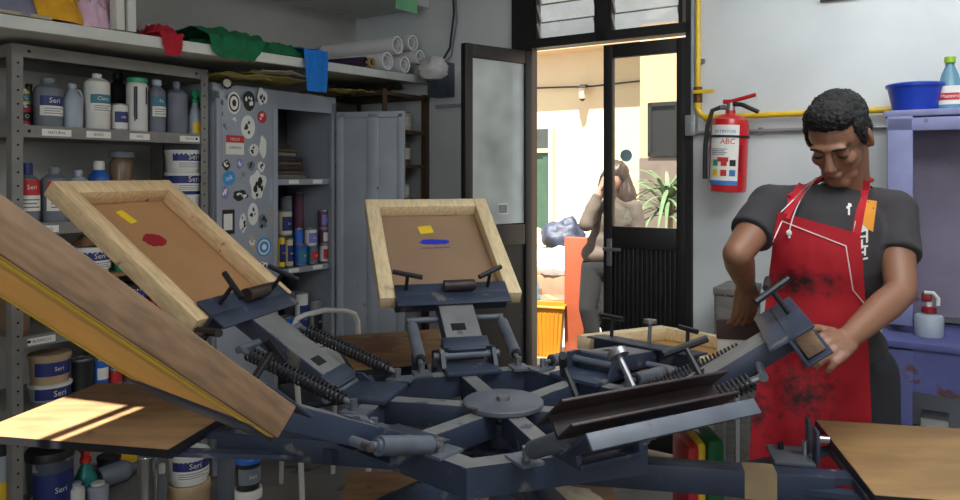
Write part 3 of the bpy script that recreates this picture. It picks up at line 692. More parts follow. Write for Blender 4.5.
stick(235, 145, 'rect', 15, 17, SW, 'head', REDL, [('HELLO', .2, .3, SW), ('uwmuv', .26, -.12, SK)])
stick(263, 147, 'blob', 8, 24, SW, None, seed=9)
stick(254, 150, 'burst', 9, 12, SW, 'scrib', SK, seed=10)
stick(226, 165, 'blob', 7, 12, SK, 'scrib', SW, seed=11)
stick(240, 164, 'blob', 6, 11, VIO, 'scrib', SW, seed=12)
stick(251, 166, 'blob', 8, 12, GREYD, 'scrib', SK, seed=13)
stick(261, 166, 'blob', 7, 12, SW, 'scrib', SK, seed=14)
stick(229, 178, 'oval', 11, 13, BLK, None, None, [('ink', .5, 0, SW)], 20)
stick(258, 186, 'blob', 16, 34, SW, 'scrib', SK, seed=24)
stick(241, 195, 'blob', 15, 12, SK, 'scrib', SW, seed=16)
stick(225, 193, 'blob', 6, 15, VIO, 'scrib', SW, seed=17)
stick(253, 214, 'oval', 9, 20, SW, 'scrib', SK, seed=18)
stick(228, 222, 'rect', 11, 22, SK, 'core', SW, seed=19)
stick(243, 223, 'blob', 7, 20, SW, 'scrib', SK, seed=20)
stick(263, 222, 'blob', 9, 16, GREYD, 'scrib', SK, seed=21)
stick(252, 243, 'blob', 8, 18, mat('tan_sticker', col(176, 162, 140), .5), 'scrib', SW, seed=22)
stick(264, 247, 'oval', 13, 17, BLK, 'ring', SW)
stick(263, 266, 'blob', 8, 10, SW, 'scrib', SK, seed=23)
stick(271, 190, 'rect', 3, 20, GREYP, None)
stick(272, 215, 'rect', 3, 12, mat('tan_sticker'), None)
stick(222, 108, 'rect', 4, 30, GREYP, 'scrib', SK, seed=25)
# rolled dark bundles on the cabinet's top shelf
def C_(px, yl): x, d = xat(MC, px, yl); return x, d
DKR = [mat('dark_bundle', col(52, 46, 46), .7, var=.4), mat('brown_bundle', col(92, 70, 54), .7, var=.4), mat('grey_bundle', col(112, 108, 102), .7, var=.3)]
zz = CS[0]
for k, (wd, hh, m_, nm) in enumerate(((.27, .018, 2, 'lowest'), (.26, .016, 1, 'second'), (.255, .02, 0, 'third'), (.24, .016, 1, 'fourth'), (.25, .02, 0, 'fifth'), (.2, .018, 2, 'sixth'), (.21, .016, 1, 'seventh'), (.16, .016, 0, 'topmost'))):
    hh *= 1.25
    b = MB(MC @ T(xm_+.03+wd/2, .2, zz+hh/2) @ RZ((k*37 % 9)-4)); b.box((0, 0, 0), (wd, .2, hh), DKR[m_], bev=.006)
    tag(b.build('screen_bundle', origin=MC @ Vector((xm_+.15, .2, zz))), '%s flat dark bundle in the pile on the upper cabinet shelf' % nm, 'bundle', 'flat bundles on the upper cabinet shelf'); zz += hh+.001
def ccan(px0, px1, py0, z, yl, m, nm, lb=None):
    x, d = C_((px0+px1)/2, yl); r = (px1-px0)/2*d/FPX; h = zat(py0, d)-z
    can(MC @ T(x, yl, z), 'paint_can', nm, 'can', h, r, m, lb, 'paint cans inside the open cabinet'); return z+h
CR = mat('cream_can', col(206, 198, 166), .5)
Lb = lambda c, t, r=.016: (.2, .75, c, t, r)
z1 = ccan(277, 285, 236, CS[1], .08, TAPE, 'yellow can at the left of the lower row', Lb(NAVY, 'ink')); ccan(277, 292, 210, z1, .09, CR, 'cream can with navy print on the yellow can', Lb(NAVY, 'Seri'))
z1 = ccan(285, 293, 238, CS[1], .08, CR, 'second can of the lower row, cream', Lb(NAVY, 'ink'))
z1 = ccan(294, 307, 244, CS[1], .08, BLUEP, 'bright blue can in the lower row', Lb(TEAL, 'ink')); ccan(294, 303, 228, z1, .08, BLUEP, 'bright blue can on the other blue can')
z1 = ccan(307, 318, 246, CS[1], .08, TEAL, 'teal can in the lower row', Lb(REDL, 'ink')); ccan(304, 317, 228, z1, .08, WHITEP, 'white can with purple band on the teal can', Lb(VIO, 'Seri'))
z1 = ccan(319, 331, 244, CS[1], .08, WHITEP, 'white can at the right of the lower row', Lb(REDL, 'ink')); z1 = ccan(319, 331, 228, z1, .08, mat('plum_can', col(104, 66, 84), .5), 'plum can stacked second from bottom at the right', Lb(WHITEL, 'ink')); z1 = ccan(318, 329, 210, z1, .08, mat('plum_can'), 'plum can stacked third at the right', Lb(VIO, 'ink'))
ccan(305, 318, 208, CS[1], .22, BLACKP, 'tall black can at the back behind the blue cans')
ccan(280, 292, 196, CS[1], .25, GREYD, 'tall grey can at the back left of the cans'); ccan(293, 305, 192, CS[1], .27, mat('plum_can'), 'tall plum can at the back between grey and black cans'); ccan(319, 330, 192, CS[1], .24, NAVY, 'tall navy can at the back right of the cans')
ccan(280, 294, 316, CS[2], .1, BLUEP, 'blue can on the bottom cabinet shelf behind the raised screen', Lb(WHITEL, 'ink')); ccan(295, 308, 292, CS[2], .12, WHITEP, 'white can with dark band on the bottom cabinet shelf', Lb(NAVY, 'Seri'))
ccan(309, 322, 300, CS[2], .1, mat('grey_can', col(130, 130, 134), .5), 'grey can on the bottom cabinet shelf', Lb(BLACKM, 'ink')); ccan(322, 332, 306, CS[2], .2, BLACKP, 'black can at the back right of the bottom cabinet shelf')
ccan(284, 300, 290, CS[2], .27, GREYD, 'tall grey tin at the back of the bottom cabinet shelf')
# sheets lying on the cabinet
def sheet(label, px, yl, z, w, l, m, rot, seed, amp=.012, name='paper_sheet', cat='paper'):
    x, d = xat(FL, px, yl); M = FL @ T(x, yl, z) @ RZ(rot)
    fn = lambda u, v: ((u-.5)*w, (v-.5)*l, .004+amp*(1+noise.noise(Vector((u*2.4, v*2.4, seed*3.7))))*.5+amp*.35*(1+noise.noise(Vector((u*7, v*7, seed)))))
    b = MB(M); b.grid(fn, 18, 14, m, .0015); return tag(b.build(name, origin=M.translation, smooth=80), label, cat)
YP = mat('yellowed_card', col(190, 172, 96), .8, var=.25); WP = mat('off_white_card', col(200, 196, 184), .8, var=.12); DG = mat('dark_card', col(66, 72, 66), .8, var=.3)
sheet('yellow card sheet at the left end of the cabinet top', 228, -.40, CT, .24, .33, YP, 4, 1, .035)
sheet('second yellow card sheet under the white one', 262, -.40, CT+.020, .40, .32, YP, 3, 3, .025)
sheet('white card sheet on the cabinet top left of the blue cloth', 272, -.42, CT+.036, .34, .33, WP, -6, 2, .035)
sheet('yellow card sheet right of the blue cloth', 337, -.40, CT, .30, .32, YP, -10, 5, .035)
sheet('dark green card sheet on the cabinet top behind the blue cloth', 356, -.28, CT+.02, .34, .34, DG, 8, 4, .05)
sheet('brown card sheet lying at the right of the cabinet top', 372, -.28, CT+.06, .3, .34, mat('brown_card', col(120, 100, 84), .8, var=.3), 14, 6, .05)
# ------------------------------------------------------------------ brown rack in the corner behind the cabinet
BR = mat('rusty_brown_angle', col(88, 66, 50), .6, .2, var=.3)
xb0 = -.42; MB_ = FL @ T(xb0, -.60, 0); BW = -.03-xb0
t = thing('corner_rack', 'dark brown angle iron rack in the corner beside the open cabinet', 'shelving rack', MB_)
for x in (0, BW):
    for y in (0, .55):
        b = MB(); b.box((x, y, .94), (.035, .004, 1.88), BR); b.box((x-.0155 if x else x+.0155, y+.015 if y == 0 else y-.015, .94), (.004, .035, 1.88), BR); b.build('post', t)
bz = [1.87, 1.66, 1.46, 1.26, 1.02, .7, .35]
for z in bz:
    b = MB(); b.box((BW/2, .275, z-.01), (BW-.006, .54, .02), BR); b.build('shelf', t)
rr = random.Random(3); cols = [CR, WHITEP, GREYD, BROWN, TEAL, mat('plum_can'), BLACKP, REDL]
names = ['cream', 'white', 'grey', 'brown', 'teal', 'plum', 'black', 'red']; wz = {1.46: 'third', 1.26: 'fourth', 1.66: 'second', 1.02: 'fifth'}
for z in (1.66, 1.46, 1.26, 1.02):
    for k in range(3):
        i = rr.randrange(8); r = .034+rr.random()*.01; x = BW*(.28+.23*k)
        can(MB_ @ T(x, .1, z), 'corner_can', '%s can, %s in line on the %s shelf of the corner rack' % (names[i], ('first', 'second', 'third')[k], wz[z]), 'can', .09+rr.random()*.05, r, cols[i], (.25, .75, WHITEL, 'ink', .02) if k != 1 else None)

# ------------------------------------------------------------------ things on the door wall
def wallpt(px, py): x, d = xat(FD, px, 0); return x, zat(py, d)
x, z = wallpt(446, 81)
t = thing('electric_box', 'dark grey electric box on the wall left of the door', 'electric box', FD @ T(x, 0, z))
b = MB(); b.box((0, -.05, 0), (.13, .1, .2), mat('box_grey', col(70, 78, 86), .5), bev=.004); b.build('box_body', t)
b = MB(); b.box((0, -.104, 0), (.115, .008, .18), mat('box_grey'), bev=.003); b.cyl((.045, -.108, 0), (.045, -.113, 0), .008, STEEL); b.build('box_door', t)
x2, z2 = wallpt(457, 0)
b = MB(FD); b.tube([(x2-.02, -.02, 2.6), (x2-.005, -.025, 2.35), (x2-.03, -.03, 2.15), (x-.01, -.05, z+.09)], .006, BLACKP); b.tube([(x2+.0, -.02, 2.6), (x2+.012, -.02, 2.3), (x2-.02, -.03, 2.1), (x+.01, -.05, z+.09)], .005, GREYD)
tag(b.build('power_cable'), 'pair of cables running down the wall into the electric box', 'cable')
xa, za = wallpt(454, 106); xb, zb = wallpt(518, 110)
b = MB(FD); b.cyl((xa-.12, -.015, za), (DX0-.02, -.015, za), .011, GREYP); tag(b.build('conduit'), 'thin horizontal conduit on the wall behind the open door leaf', 'conduit')
# yellow gas pipe
YP2 = mat('yellow_pipe_paint', col(222, 184, 40), .4, var=.12, scale=20)
xv, zv = wallpt(700, 119); zv = 1.675
t = thing('gas_pipe', 'yellow gas pipe down the wall beside the door, then along it', 'pipe', FD)
b = MB(); pr = .0135; yv = -.035
pts = [(xv, yv, 2.61), (xv, yv, zv+.05)] + [(xv+.05*(1-math.cos(a)), yv, zv+.05-.05*math.sin(a)) for a in (RAD(20), RAD(45), RAD(70))] + [(xv+.05, yv, zv), (4.6, yv, zv)]
b.tube(pts, pr, YP2, 12); b.build('pipe_run', t)
b = MB(); b.cyl((xv+.03, yv, zv), (xv+.07, yv, zv), .018, YP2); b.cyl((xv, yv, zv+.045), (xv, yv, zv+.07), .018, YP2); b.build('elbow_collar', t)
zh = wallpt(700, 94)[1]
b = MB(); b.cyl((xv, yv, zh-.045), (xv, yv, zh+.03), .021, mat('brass_brown', col(110, 70, 40), .4, .5)); b.cyl((xv, yv-.02, zh), (xv, yv, zh), .014, mat('brass_brown')); vb = b.build('valve_body', t)
b = MB(); b.box((xv+.035, yv-.024, zh+.005), (.10, .006, .018), YP2, bev=.002); b.build('valve_handle', t)
for zz in (2.35, 1.95):
    b = MB(); b.box((xv, -.01, zz), (.05, .02, .018), STEEL); b.build('pipe_clamp', t)
# grey conduit
xg, zg = wallpt(693, 126)
t = thing('wall_conduit', 'grey conduit and junction box between door frame and yellow pipe', 'conduit', FD)
b = MB(); b.cyl((xg+.005, -.018, zg), (xg+.005, -.018, 2.61), .011, GREYP); b.cyl((xg, -.018, zg-.035), (4.6, -.018, zg-.035), .010, mat('conduit_grey', col(150, 152, 154), .35, .5)); b.build('conduit_tube', t)
b = MB(); b.box((xg, -.025, zg), (.05, .05, .10), mat('conduit_grey'), bev=.005); b.cyl((xg, -.05, zg), (xg, -.053, zg), .006, STEEL); b.build('junction_box', t)
b = MB()
xs = wallpt(735, 133)[0]
for q in (xs+.12, xs+.5): b.box((q, -.014, zg-.035), (.02, .026, .03), STEEL)
b.build('conduit_clip', t)
# dark sign whose lower edge shows at the top
x0_, z0_ = wallpt(822, 2); x1_, _ = wallpt(872, 2)
t = thing('wall_sign', 'dark sign high on the wall, only its lower edge showing', 'sign', FD @ T((x0_+x1_)/2, 0, z0_+.13))
b = MB(); b.box((0, -.008, 0), (x1_-x0_, .012, .26), mat('sign_plum', col(66, 26, 44), .5)); b.build('sign_panel', t)
b = MB(); b.box((0, -.016, -.125), (x1_-x0_+.01, .012, .012), BLACKP); b.build('sign_edge', t)
# fire extinguisher
xe, _ = xat(FD, 727, -.145); de = xat(FD, 727, -.145)[1]; ze = zat(192, de)
EM = FD @ T(xe, -.145, ze) @ RY(2.5)
RED = mat('extinguisher_red', col(186, 26, 32), .3, var=.06, coat=.4)
ext = thing('fire_extinguisher', 'red fire extinguisher hung on the wall beside the door', 'fire extinguisher', EM)
re = 18.2*de/FPX; he = 77*de/FPX
b = MB(); b.lathe([(0, .012), (re*.8, .012), (re*.84, 0), (re*.97, .004), (re, .02), (re, he-.05), (re*.93, he-.022), (re*.6, he-.004), (.022, he+.004), (.022, he+.02), (0, he+.02)], RED, seg=32); b.build('cylinder', ext)
b = MB(); zl0, zl1 = .012+he*.06, he*.86
b.patch(re, -52, 44, zl0, zl1, WHITEL, n=16)
b.patch(re+.001, -52, 44, zl0, zl0+.02, mat('label_blue', col(60, 110, 180), .5), n=16)
b.text('EXTINTOR', .020, mat('label_blue'), T(0, 0, zl1-.03) @ RX(0), bend=re+.002)
b.text('ABC', .034, REDL, RZ(10) @ T(0, 0, zl1-.075), bend=re+.002)
for k in range(4): b.patch(re+.001, -44, 10-(k % 2)*8, zl1-.11-k*.008, zl1-.107-k*.008, GREYD)
for k, (a, c1) in enumerate(((-36, GREENP), (-8, REDL), (18, BLACKM), (-36, TAPE), (-8, REDL), (18, mat('label_blue')))):
    zz = zl0+.085 - (k//3)*.045; b.patch(re+.001, a, a+18, zz, zz+.028, c1, n=3)
b.patch(re+.001, -20, 14, zl1-.165, zl1-.145, REDL, n=3); b.patch(re+.001, 46, 56, zl0+.06, zl1-.09, mat('label_red_dark', col(140, 16, 26), .4), n=3)
b.build('label', ext)
b = MB(); b.patch(re+.001, -179, 179, he*.70, he*.73, BLACKP, n=40, th=.003); b.build('strap', ext)
b = MB(); b.cyl((0, 0, he+.015), (0, 0, he+.055), .02, STEEL, .016); b.cyl((-.045, 0, he+.035), (.015, 0, he+.035), .012, STEEL); b.build('valve', ext)
b = MB(); b.tube([(-.02, 0, he+.055), (.02, -.005, he+.066), (.11, -.01, he+.09)], .009, RED, 8); b.box((-.01, 0, he+.06), (.05, .022, .02), RED, bev=.004); b.build('carry_handle', ext)
b = MB(); b.tube([(-.01, 0, he+.05), (.05, -.01, he+.046), (.125, -.012, he+.012)], .010, BLACKP, 8); b.build('squeeze_lever', ext)
b = MB(); b.tube([(-.045, 0, he+.035), (-.08, -.01, he+.02), (-re-.012, -.02, he-.05), (-re-.016, -.03, he*.6), (-re-.012, -.035, he*.3), (-re*.98-.01, -.04, he*.16)], .0105, BLACKP, 10); b.build('hose', ext)
b = MB(); b.box((0, re+.028, he*.72), (.06, .058, .06), STEEL); b.build('wall_bracket', ext)

# ------------------------------------------------------------------ lavender hutch at the right, with its basin and bottles
LAV = mat('lavender_paint', col(128, 132, 172), .65, var=.18, scale=7, spot=col(92, 74, 84), thr=.69, spot_scale=12)
PUR = mat('peeling_purple_paint', col(84, 88, 142), .65, var=.22, scale=6, spot=col(84, 56, 50), thr=.62, spot_scale=9)
LAVB = mat('grey_lavender_board', col(128, 120, 138), .75, var=.2, scale=5, spot=col(80, 70, 84), thr=.68, spot_scale=13)
xh, dh = xat(FD, 887, -.32); MH = FD @ T(xh, 0, 0)
HZ = zat(111, dh)
hut = thing('lavender_hutch', 'lavender painted wooden hutch with niche above a peeling purple base', 'hutch', MH)
W_ = 1.15
b = MB(); b.box((.025, -.17, (HZ+.82)/2), (.05, .30, HZ-.83), LAV, bev=.003); b.build('side_board', hut)
b = MB(); b.box((.045, -.326, (HZ+.82)/2), (.085, .016, HZ-.83), LAV, bev=.003); b.build('stile', hut)
b = MB(); b.box((W_/2, -.17, HZ-.012), (W_+.02, .33, .024), LAV, bev=.003); b.build('top_board', hut)
b = MB(); b.box((W_/2, -.326, HZ-.055), (W_, .016, .05), LAV, bev=.003); b.build('head_rail', hut)
b = MB(); b.box((W_/2+.02, -.10, (HZ+.82)/2), (W_-.05, .015, HZ-.85), LAVB); b.build('back_board', hut)
ZL = zat(341, xat(FD, 900, -.5)[1])
xl0, dl0 = xat(FD, 878, -.50); dx = xl0-xh
b = MB(); b.box((dx+.6, -.26, ZL-.012), (1.2, .50, .024), PUR, bev=.003); b.build('worktop', hut)
b = MB(); b.box((dx+.055, -.49, (ZL-.03)/2), (.11, .02, ZL-.03), PUR, bev=.002); b.build('stile', hut)
b = MB(); b.box((dx+.012, -.26, (ZL-.03)/2), (.02, .46, ZL-.03), PUR); b.build('side_board', hut)
rr = random.Random(5)
low = [(dx+.11+i*.04, ZL-.165-.02*rr.random()) for i in range(27)]
b = MB(); b.prism([(dx+.11, ZL-.025)]+low+[(dx+.11+26*.04, ZL-.025)], -.008, .008, PUR, T(0, -.49, 0) @ RX(90)); b.build('front_board', hut)
b = MB(); b.box((dx+.62, -.26, .36), (1.15, .44, .02), PUR); b.build('low_shelf', hut)
xb_, d_ = xat(MH, 935, -.3); b = MB(MH @ T(xb_, -.3, .371)); b.box((0, 0, .06), (.09, .12, .12), WHITEP, bev=.004); tag(b.build('carton', origin=MH @ Vector((xb_, -.3, .371))), 'small white carton inside the purple base', 'carton')
# basin
xb_, d_ = xat(MH, 915, -.17); rB = 25.5*d_/FPX; hB = zat(84, d_)-HZ
t = thing('plastic_basin', 'blue plastic basin on top of the lavender hutch', 'basin', MH @ T(xb_, -.17, HZ))
BAS = mat('basin_blue', col(24, 60, 170), .35, var=.08)
b = MB(); b.lathe([(0, 0), (rB*.74, 0), (rB*.76, .004), (rB*.97, hB-.012), (rB*.94, hB-.012), (rB*.72, .008), (0, .008)], BAS, seg=32); b.build('basin_bowl', t)
b = MB(); b.lathe([(rB*.95, hB-.012), (rB*1.02, hB-.014), (rB*1.03, hB-.004), (rB*.99, hB), (rB*.94, hB-.006), (rB*.95, hB-.012)], BAS, seg=32); b.build('rim', t)
# cleaner bottle
xb_, d_ = xat(MH, 950, -.17); hB2 = zat(57, d_)-HZ; r2 = 12*d_/FPX
t = thing('cleaner_bottle', 'clear blue cleaner bottle with a green cap beside the basin', 'bottle', MH @ T(xb_, -.17, HZ))
b = MB(); MM = S(1, .65, 1); b.lathe([(0, 0), (r2*.95, 0), (r2, .01), (r2*1.02, hB2*.3), (r2*.8, hB2*.5), (r2*.62, hB2*.68), (r2*.36, hB2*.82), (r2*.33, hB2*.9), (0, hB2*.9)], mat('cleaner_blue', col(96, 140, 160), .25, var=.1), MM, 22); b.build('bottle_body', t)
b = MB(); b.lathe([(0, hB2*.89), (r2*.42, hB2*.89), (r2*.42, hB2), (0, hB2)], mat('lime_cap', col(140, 180, 40), .4), seg=14); b.build('cap', t)
b = MB(MM); b.patch(r2*1.02, -55, 45, hB2*.12, hB2*.46, WHITEL); b.patch(r2*1.02+.001, -50, 40, hB2*.2, hB2*.33, REDL); b.text('Maestro', r2*.42, WHITEL, T(0, 0, hB2*.27), bend=r2*1.02+.004); b.build('label', t)
# soap bottle on the worktop
xb_, d_ = xat(MH, 929, -.34); r3 = 13*d_/FPX; h3 = zat(291, d_)-ZL
t = thing('pump_bottle', 'squat white bottle with a red and white spray pump on the purple ledge', 'spray bottle', MH @ T(xb_, -.34, ZL))
b = MB(); b.lathe([(0, 0), (r3*.95, 0), (r3, .006), (r3, h3*.42), (r3*.9, h3*.47), (r3*.4, h3*.5), (r3*.4, h3*.53), (0, h3*.53)], GREYP, seg=24); b.build('bottle_body', t)
b = MB(); b.lathe([(0, h3*.52), (r3*.5, h3*.52), (r3*.5, h3*.64), (r3*.35, h3*.66), (0, h3*.66)], mat('dark_red_collar', col(130, 28, 36), .4), seg=16); b.build('collar', t)
b = MB(); b.box((-r3*.15, 0, h3*.86), (r3*.7, r3*.55, h3*.2), mat('dark_red_collar'), bev=.005); b.cyl((0, 0, h3*.64), (0, 0, h3*.8), r3*.22, WHITEP); b.build('pump_head', t)
b = MB(); b.tube([(-r3*.3, -.01, h3*.97), (r3*.3, -.01, h3*.97), (r3*.62, -.01, h3*.85), (r3*.6, -.01, h3*.7)], r3*.14, WHITEP); b.build('trigger', t)
# grey wooden stand against the wall behind the printer's hand
xs_, ds_ = xat(FD, 736, -.2); zs = zat(286, ds_)
t = thing('wooden_stand', 'small grey wooden stand by the wall behind the printing screen', 'stand', FD @ T(xs_, -.17, 0))
GW = mat('grey_wood', col(120, 116, 112), .7, var=.25, stretch=(1, 1, 6))
b = MB(); b.box((0, 0, zs-.015), (.15, .26, .03), GW, bev=.003); b.build('stand_top', t)
for x in (-.055, .055):
    for y in (-.10, .10): b = MB(); b.box((x, y, (zs-.03)/2), (.035, .035, zs-.03), GW); b.build('leg', t)
b = MB(); b.box((0, -.12, zs-.1), (.12, .015, .13), GW); b.build('apron_board', t)
# white tubular chair behind the press
CHX = P(326, 330, 3.15); MCh = T(CHX.x, CHX.y, 0) @ RZ(28)
WT = mat('white_tube_paint', col(206, 206, 200), .4, var=.1)
t = thing('metal_chair', 'white tubular metal chair behind the press, its curved back showing', 'chair', MCh)
hb = zat(313, CHX.y); w = .14
b = MB(); b.tube([(-w, -.16, 0), (-w, -.1, .45), (-w, .0, hb-.07)] + [(-w+.05*(1-math.cos(RAD(a))), .0, hb-.05+.05*math.sin(RAD(a))) for a in (0, 45, 90)] + [(0, 0, hb+.012)] + [(w-.05*(1-math.cos(RAD(a))), .0, hb-.05+.05*math.sin(RAD(a))) for a in (90, 45, 0)] + [(w, .0, hb-.07), (w, -.1, .45), (w, -.16, 0)], .0115, WT, 10); b.build('back_frame', t)
b = MB(); b.tube([(-w+.02, .30, 0), (-w+.02, .26, .43), (w-.02, .26, .43), (w-.02, .30, 0)], .011, WT, 10); b.build('front_frame', t)
b = MB(); b.box((0, .09, .45), (.29, .34, .03), mat('dark_seat', col(50, 52, 58), .6), bev=.012); b.build('seat', t)
b = MB(); b.box((0, -.02, hb-.18), (2*w-.02, .015, .08), WT, bev=.005); b.build('back_slat', t)
# ------------------------------------------------------------------ the carousel press
O = Vector((.057, 1.83, 0))
press = thing('carousel_press', 'slate blue six arm carousel screen printing press on a floor column', 'printing press', T(O))
Rh, ZT, tw, th_ = .40, .83, .046, .062
hexp = [Vector((math.cos(RAD(18+60*k))*Rh, math.sin(RAD(18+60*k))*Rh, 0)) for k in range(6)]
b = MB()
for k in range(6):                                       # mitred ring tubes
    a, c = hexp[k], hexp[(k+1) % 6]; q = []
    for p in (a, c): d = p.normalized(); q += [p, p-d*tw/math.cos(RAD(30))]
    vs = [(p.x, p.y, z) for z in (ZT-th_, ZT) for p in (q[0], q[2], q[3], q[1])]
    b.raw(vs, [(4, 5, 6, 7)], DUST_LIT); b.raw(vs, [(3, 2, 1, 0), (0, 1, 5, 4), (2, 3, 7, 6), (1, 2, 6, 5), (3, 0, 4, 7)], PRESS)
b.build('ring_frame', press)
apo = Rh*math.cos(RAD(30))
for k in range(6):
    A = RZ(48+60*k); b = MB(A); b.box(((.05+apo-tw+.004)/2, 0, ZT-th_/2), (apo-tw-.046, .044, th_-.004), PRESS, bev=.002); b.box(((.05+apo-tw+.004)/2, 0, ZT-.002), (apo-tw-.046, .042, .002), DUST_LIT)
    b.build('spoke', press)
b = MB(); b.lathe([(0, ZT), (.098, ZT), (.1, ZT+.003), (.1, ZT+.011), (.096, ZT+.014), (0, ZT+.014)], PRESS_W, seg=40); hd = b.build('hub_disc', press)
b = MB(); b.lathe([(0, ZT+.014), (.016, ZT+.014), (.016, ZT+.024), (0, ZT+.024)], STEEL, seg=6); b.build('bolt', hd)
b = MB(); b.cyl((0, 0, 0), (0, 0, ZT-.002), .036, PRESS, seg=24); b.lathe([(.036, .70), (.075, .70), (.075, .735), (.036, .735)], PRESS, seg=24); b.lathe([(.036, .77), (.055, .77), (.055, .80), (.036, .80)], BLACKM, seg=24); b.build('column', press)
for k in range(4):
    b = MB(RZ(20+90*k)); b.box((.27, 0, .03), (.5, .06, .06), PRESS, bev=.003); b.build('foot', press)

def tee(mb, p, n, L_, bar, m, r=.0075, knob=False):      # screw with a cross handle: foot p, axis n, handle direction bar
    p = Vector(p); n = Vector(n).normalized(); bar = Vector(bar).normalized()
    mb.cyl(p, p+n*L_, r*.8, m, seg=8)
    if knob: mb.cyl(p+n*L_, p+n*(L_+.012), .02, m, seg=12)
    else: mb.cyl(p+n*L_-bar*.048, p+n*L_+bar*.048, r*1.05, m, seg=8)
def head(ang, rh, L, tilt, damper='shock', roller=False, clampw=.37, cm=None, handles=((-.13, 60), (.13, 20)), pads=False, label=None, block=True, hz=.035, rodf=.72, lat=.145, skirt=False, gap=.066, bend=0):
    A = RZ(ang); h = bpy.data.objects.new('print_head', None); C.objects.link(h); h.parent = press
    if label: h['label'] = label
    z0 = ZT+hz; ct, st = math.cos(RAD(tilt)), math.sin(RAD(tilt))
    F = A @ T(rh, 0, z0) @ RY(-tilt)                     # head frame: x along the arm, z normal to it
    cm = cm or PRESS
    F2 = F @ T(L, 0, 0) @ RY(-bend) @ T(-L, 0, 0)
    b = MB(A); b.box(((apo-.03+rh)/2+.0, 0, ZT+.006), (rh-apo+.10, .16, .012), PRESS, bev=.002)
    for s_ in (-1, 1): b.prism([(rh-.05, ZT+.01), (rh+.03, ZT+.01), (rh+.018, z0+.022), (rh-.02, z0+.022)], -.006, .006, PRESS, T(0, s_*.078, 0) @ RX(90))
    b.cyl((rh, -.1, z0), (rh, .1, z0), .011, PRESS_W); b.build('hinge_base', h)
    b = MB(F); b.box((L/2, 0, 0), (L, .115, .046), PRESS, bev=.003); b.box((L/2, 0, .0232), (L-.02, .109, .001), DUST_LIT); b.box((.03, 0, .0), (.045, .142, .05), PRESS, bev=.003)
    b.box((.095, .01, .0240), (.03, .045, .001), DARK); b.build('arm', h)
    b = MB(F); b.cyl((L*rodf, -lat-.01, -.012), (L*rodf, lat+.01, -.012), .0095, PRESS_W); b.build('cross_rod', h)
    b = MB(F2)
    g2 = gap/2-.003; b.box((L, 0, 0), (.008, clampw, gap), cm, bev=.002); b.box((L+.028, 0, g2), (.056, clampw, .006), cm, bev=.002)
    b.box((L+.028, 0, -g2), (.056, clampw, .006), cm, bev=.002); b.box((L-.02, 0, g2), (.05, clampw, .006), cm, bev=.002)
    c_ = b.build('clamp', h)
    if pads:
        for s_ in (-.12, .12): b = MB(F2); b.box((L+.028, s_, 0), (.04, .075, .05), OLDWOOD, bev=.003); b.build('wooden_pad', c_)
    if skirt:
        b = MB(F2); b.box((L+.03, 0, -.050), (.10, clampw*.99, .006), PRESS, RY(0), bev=.002); b.box((L+.078, 0, -.062), (.006, clampw*.99, .03), PRESS_W, bev=.002); b.box((L-.0, 0, -.036), (.03, .12, .03), PRESS); b.build('lower_plate', h)
    for (y, ha) in handles:
        b = MB(F2); bar = (math.cos(RAD(ha)), math.sin(RAD(ha)), 0)
        tee(b, (L+.03, y, .033), (0, 0, 1), .062, bar, BLACKM if abs(ha) != 99 else STEEL, knob=ha == 99); b.build('clamp_handle', h)
    for s_ in (-1, 1):
        p0 = A @ Vector((apo-.012, s_*lat, ZT+.02)); p1 = F @ Vector((L*rodf, s_*lat, -.012)); d = p1-p0
        b = MB(); b.box((apo-.02, s_*lat, ZT+.003), (.07, .05, .006), PRESS_W, A); b.cyl(A @ Vector((apo-.012, s_*lat, ZT)), p0+Vector((0, 0, .012)), .009, STEEL)
        if damper == 'shock':
            b.cyl(p0, p1, .008, STEEL); b.cyl(p0+d*.16, p0+d*.86, .0185, PRESS_W); b.cyl(p0+d*.12, p0+d*.16, .013, BLACKM); b.cyl(p0+d*.86, p0+d*.9, .013, PRESS_W)
            b.build('damper', h)
        else:
            b.cyl(p0, p1, .0075, STEEL); b.coil(p0+d*.08, p0+d*.92, .0165, .0034, 24, BLACKM); b.build('spring', h)
    if roller:
        b = MB(F2); b.cyl((L+.02, -.07, .052), (L+.02, .03, .052), .018, RUST); b.build('roller', h)
    return F2
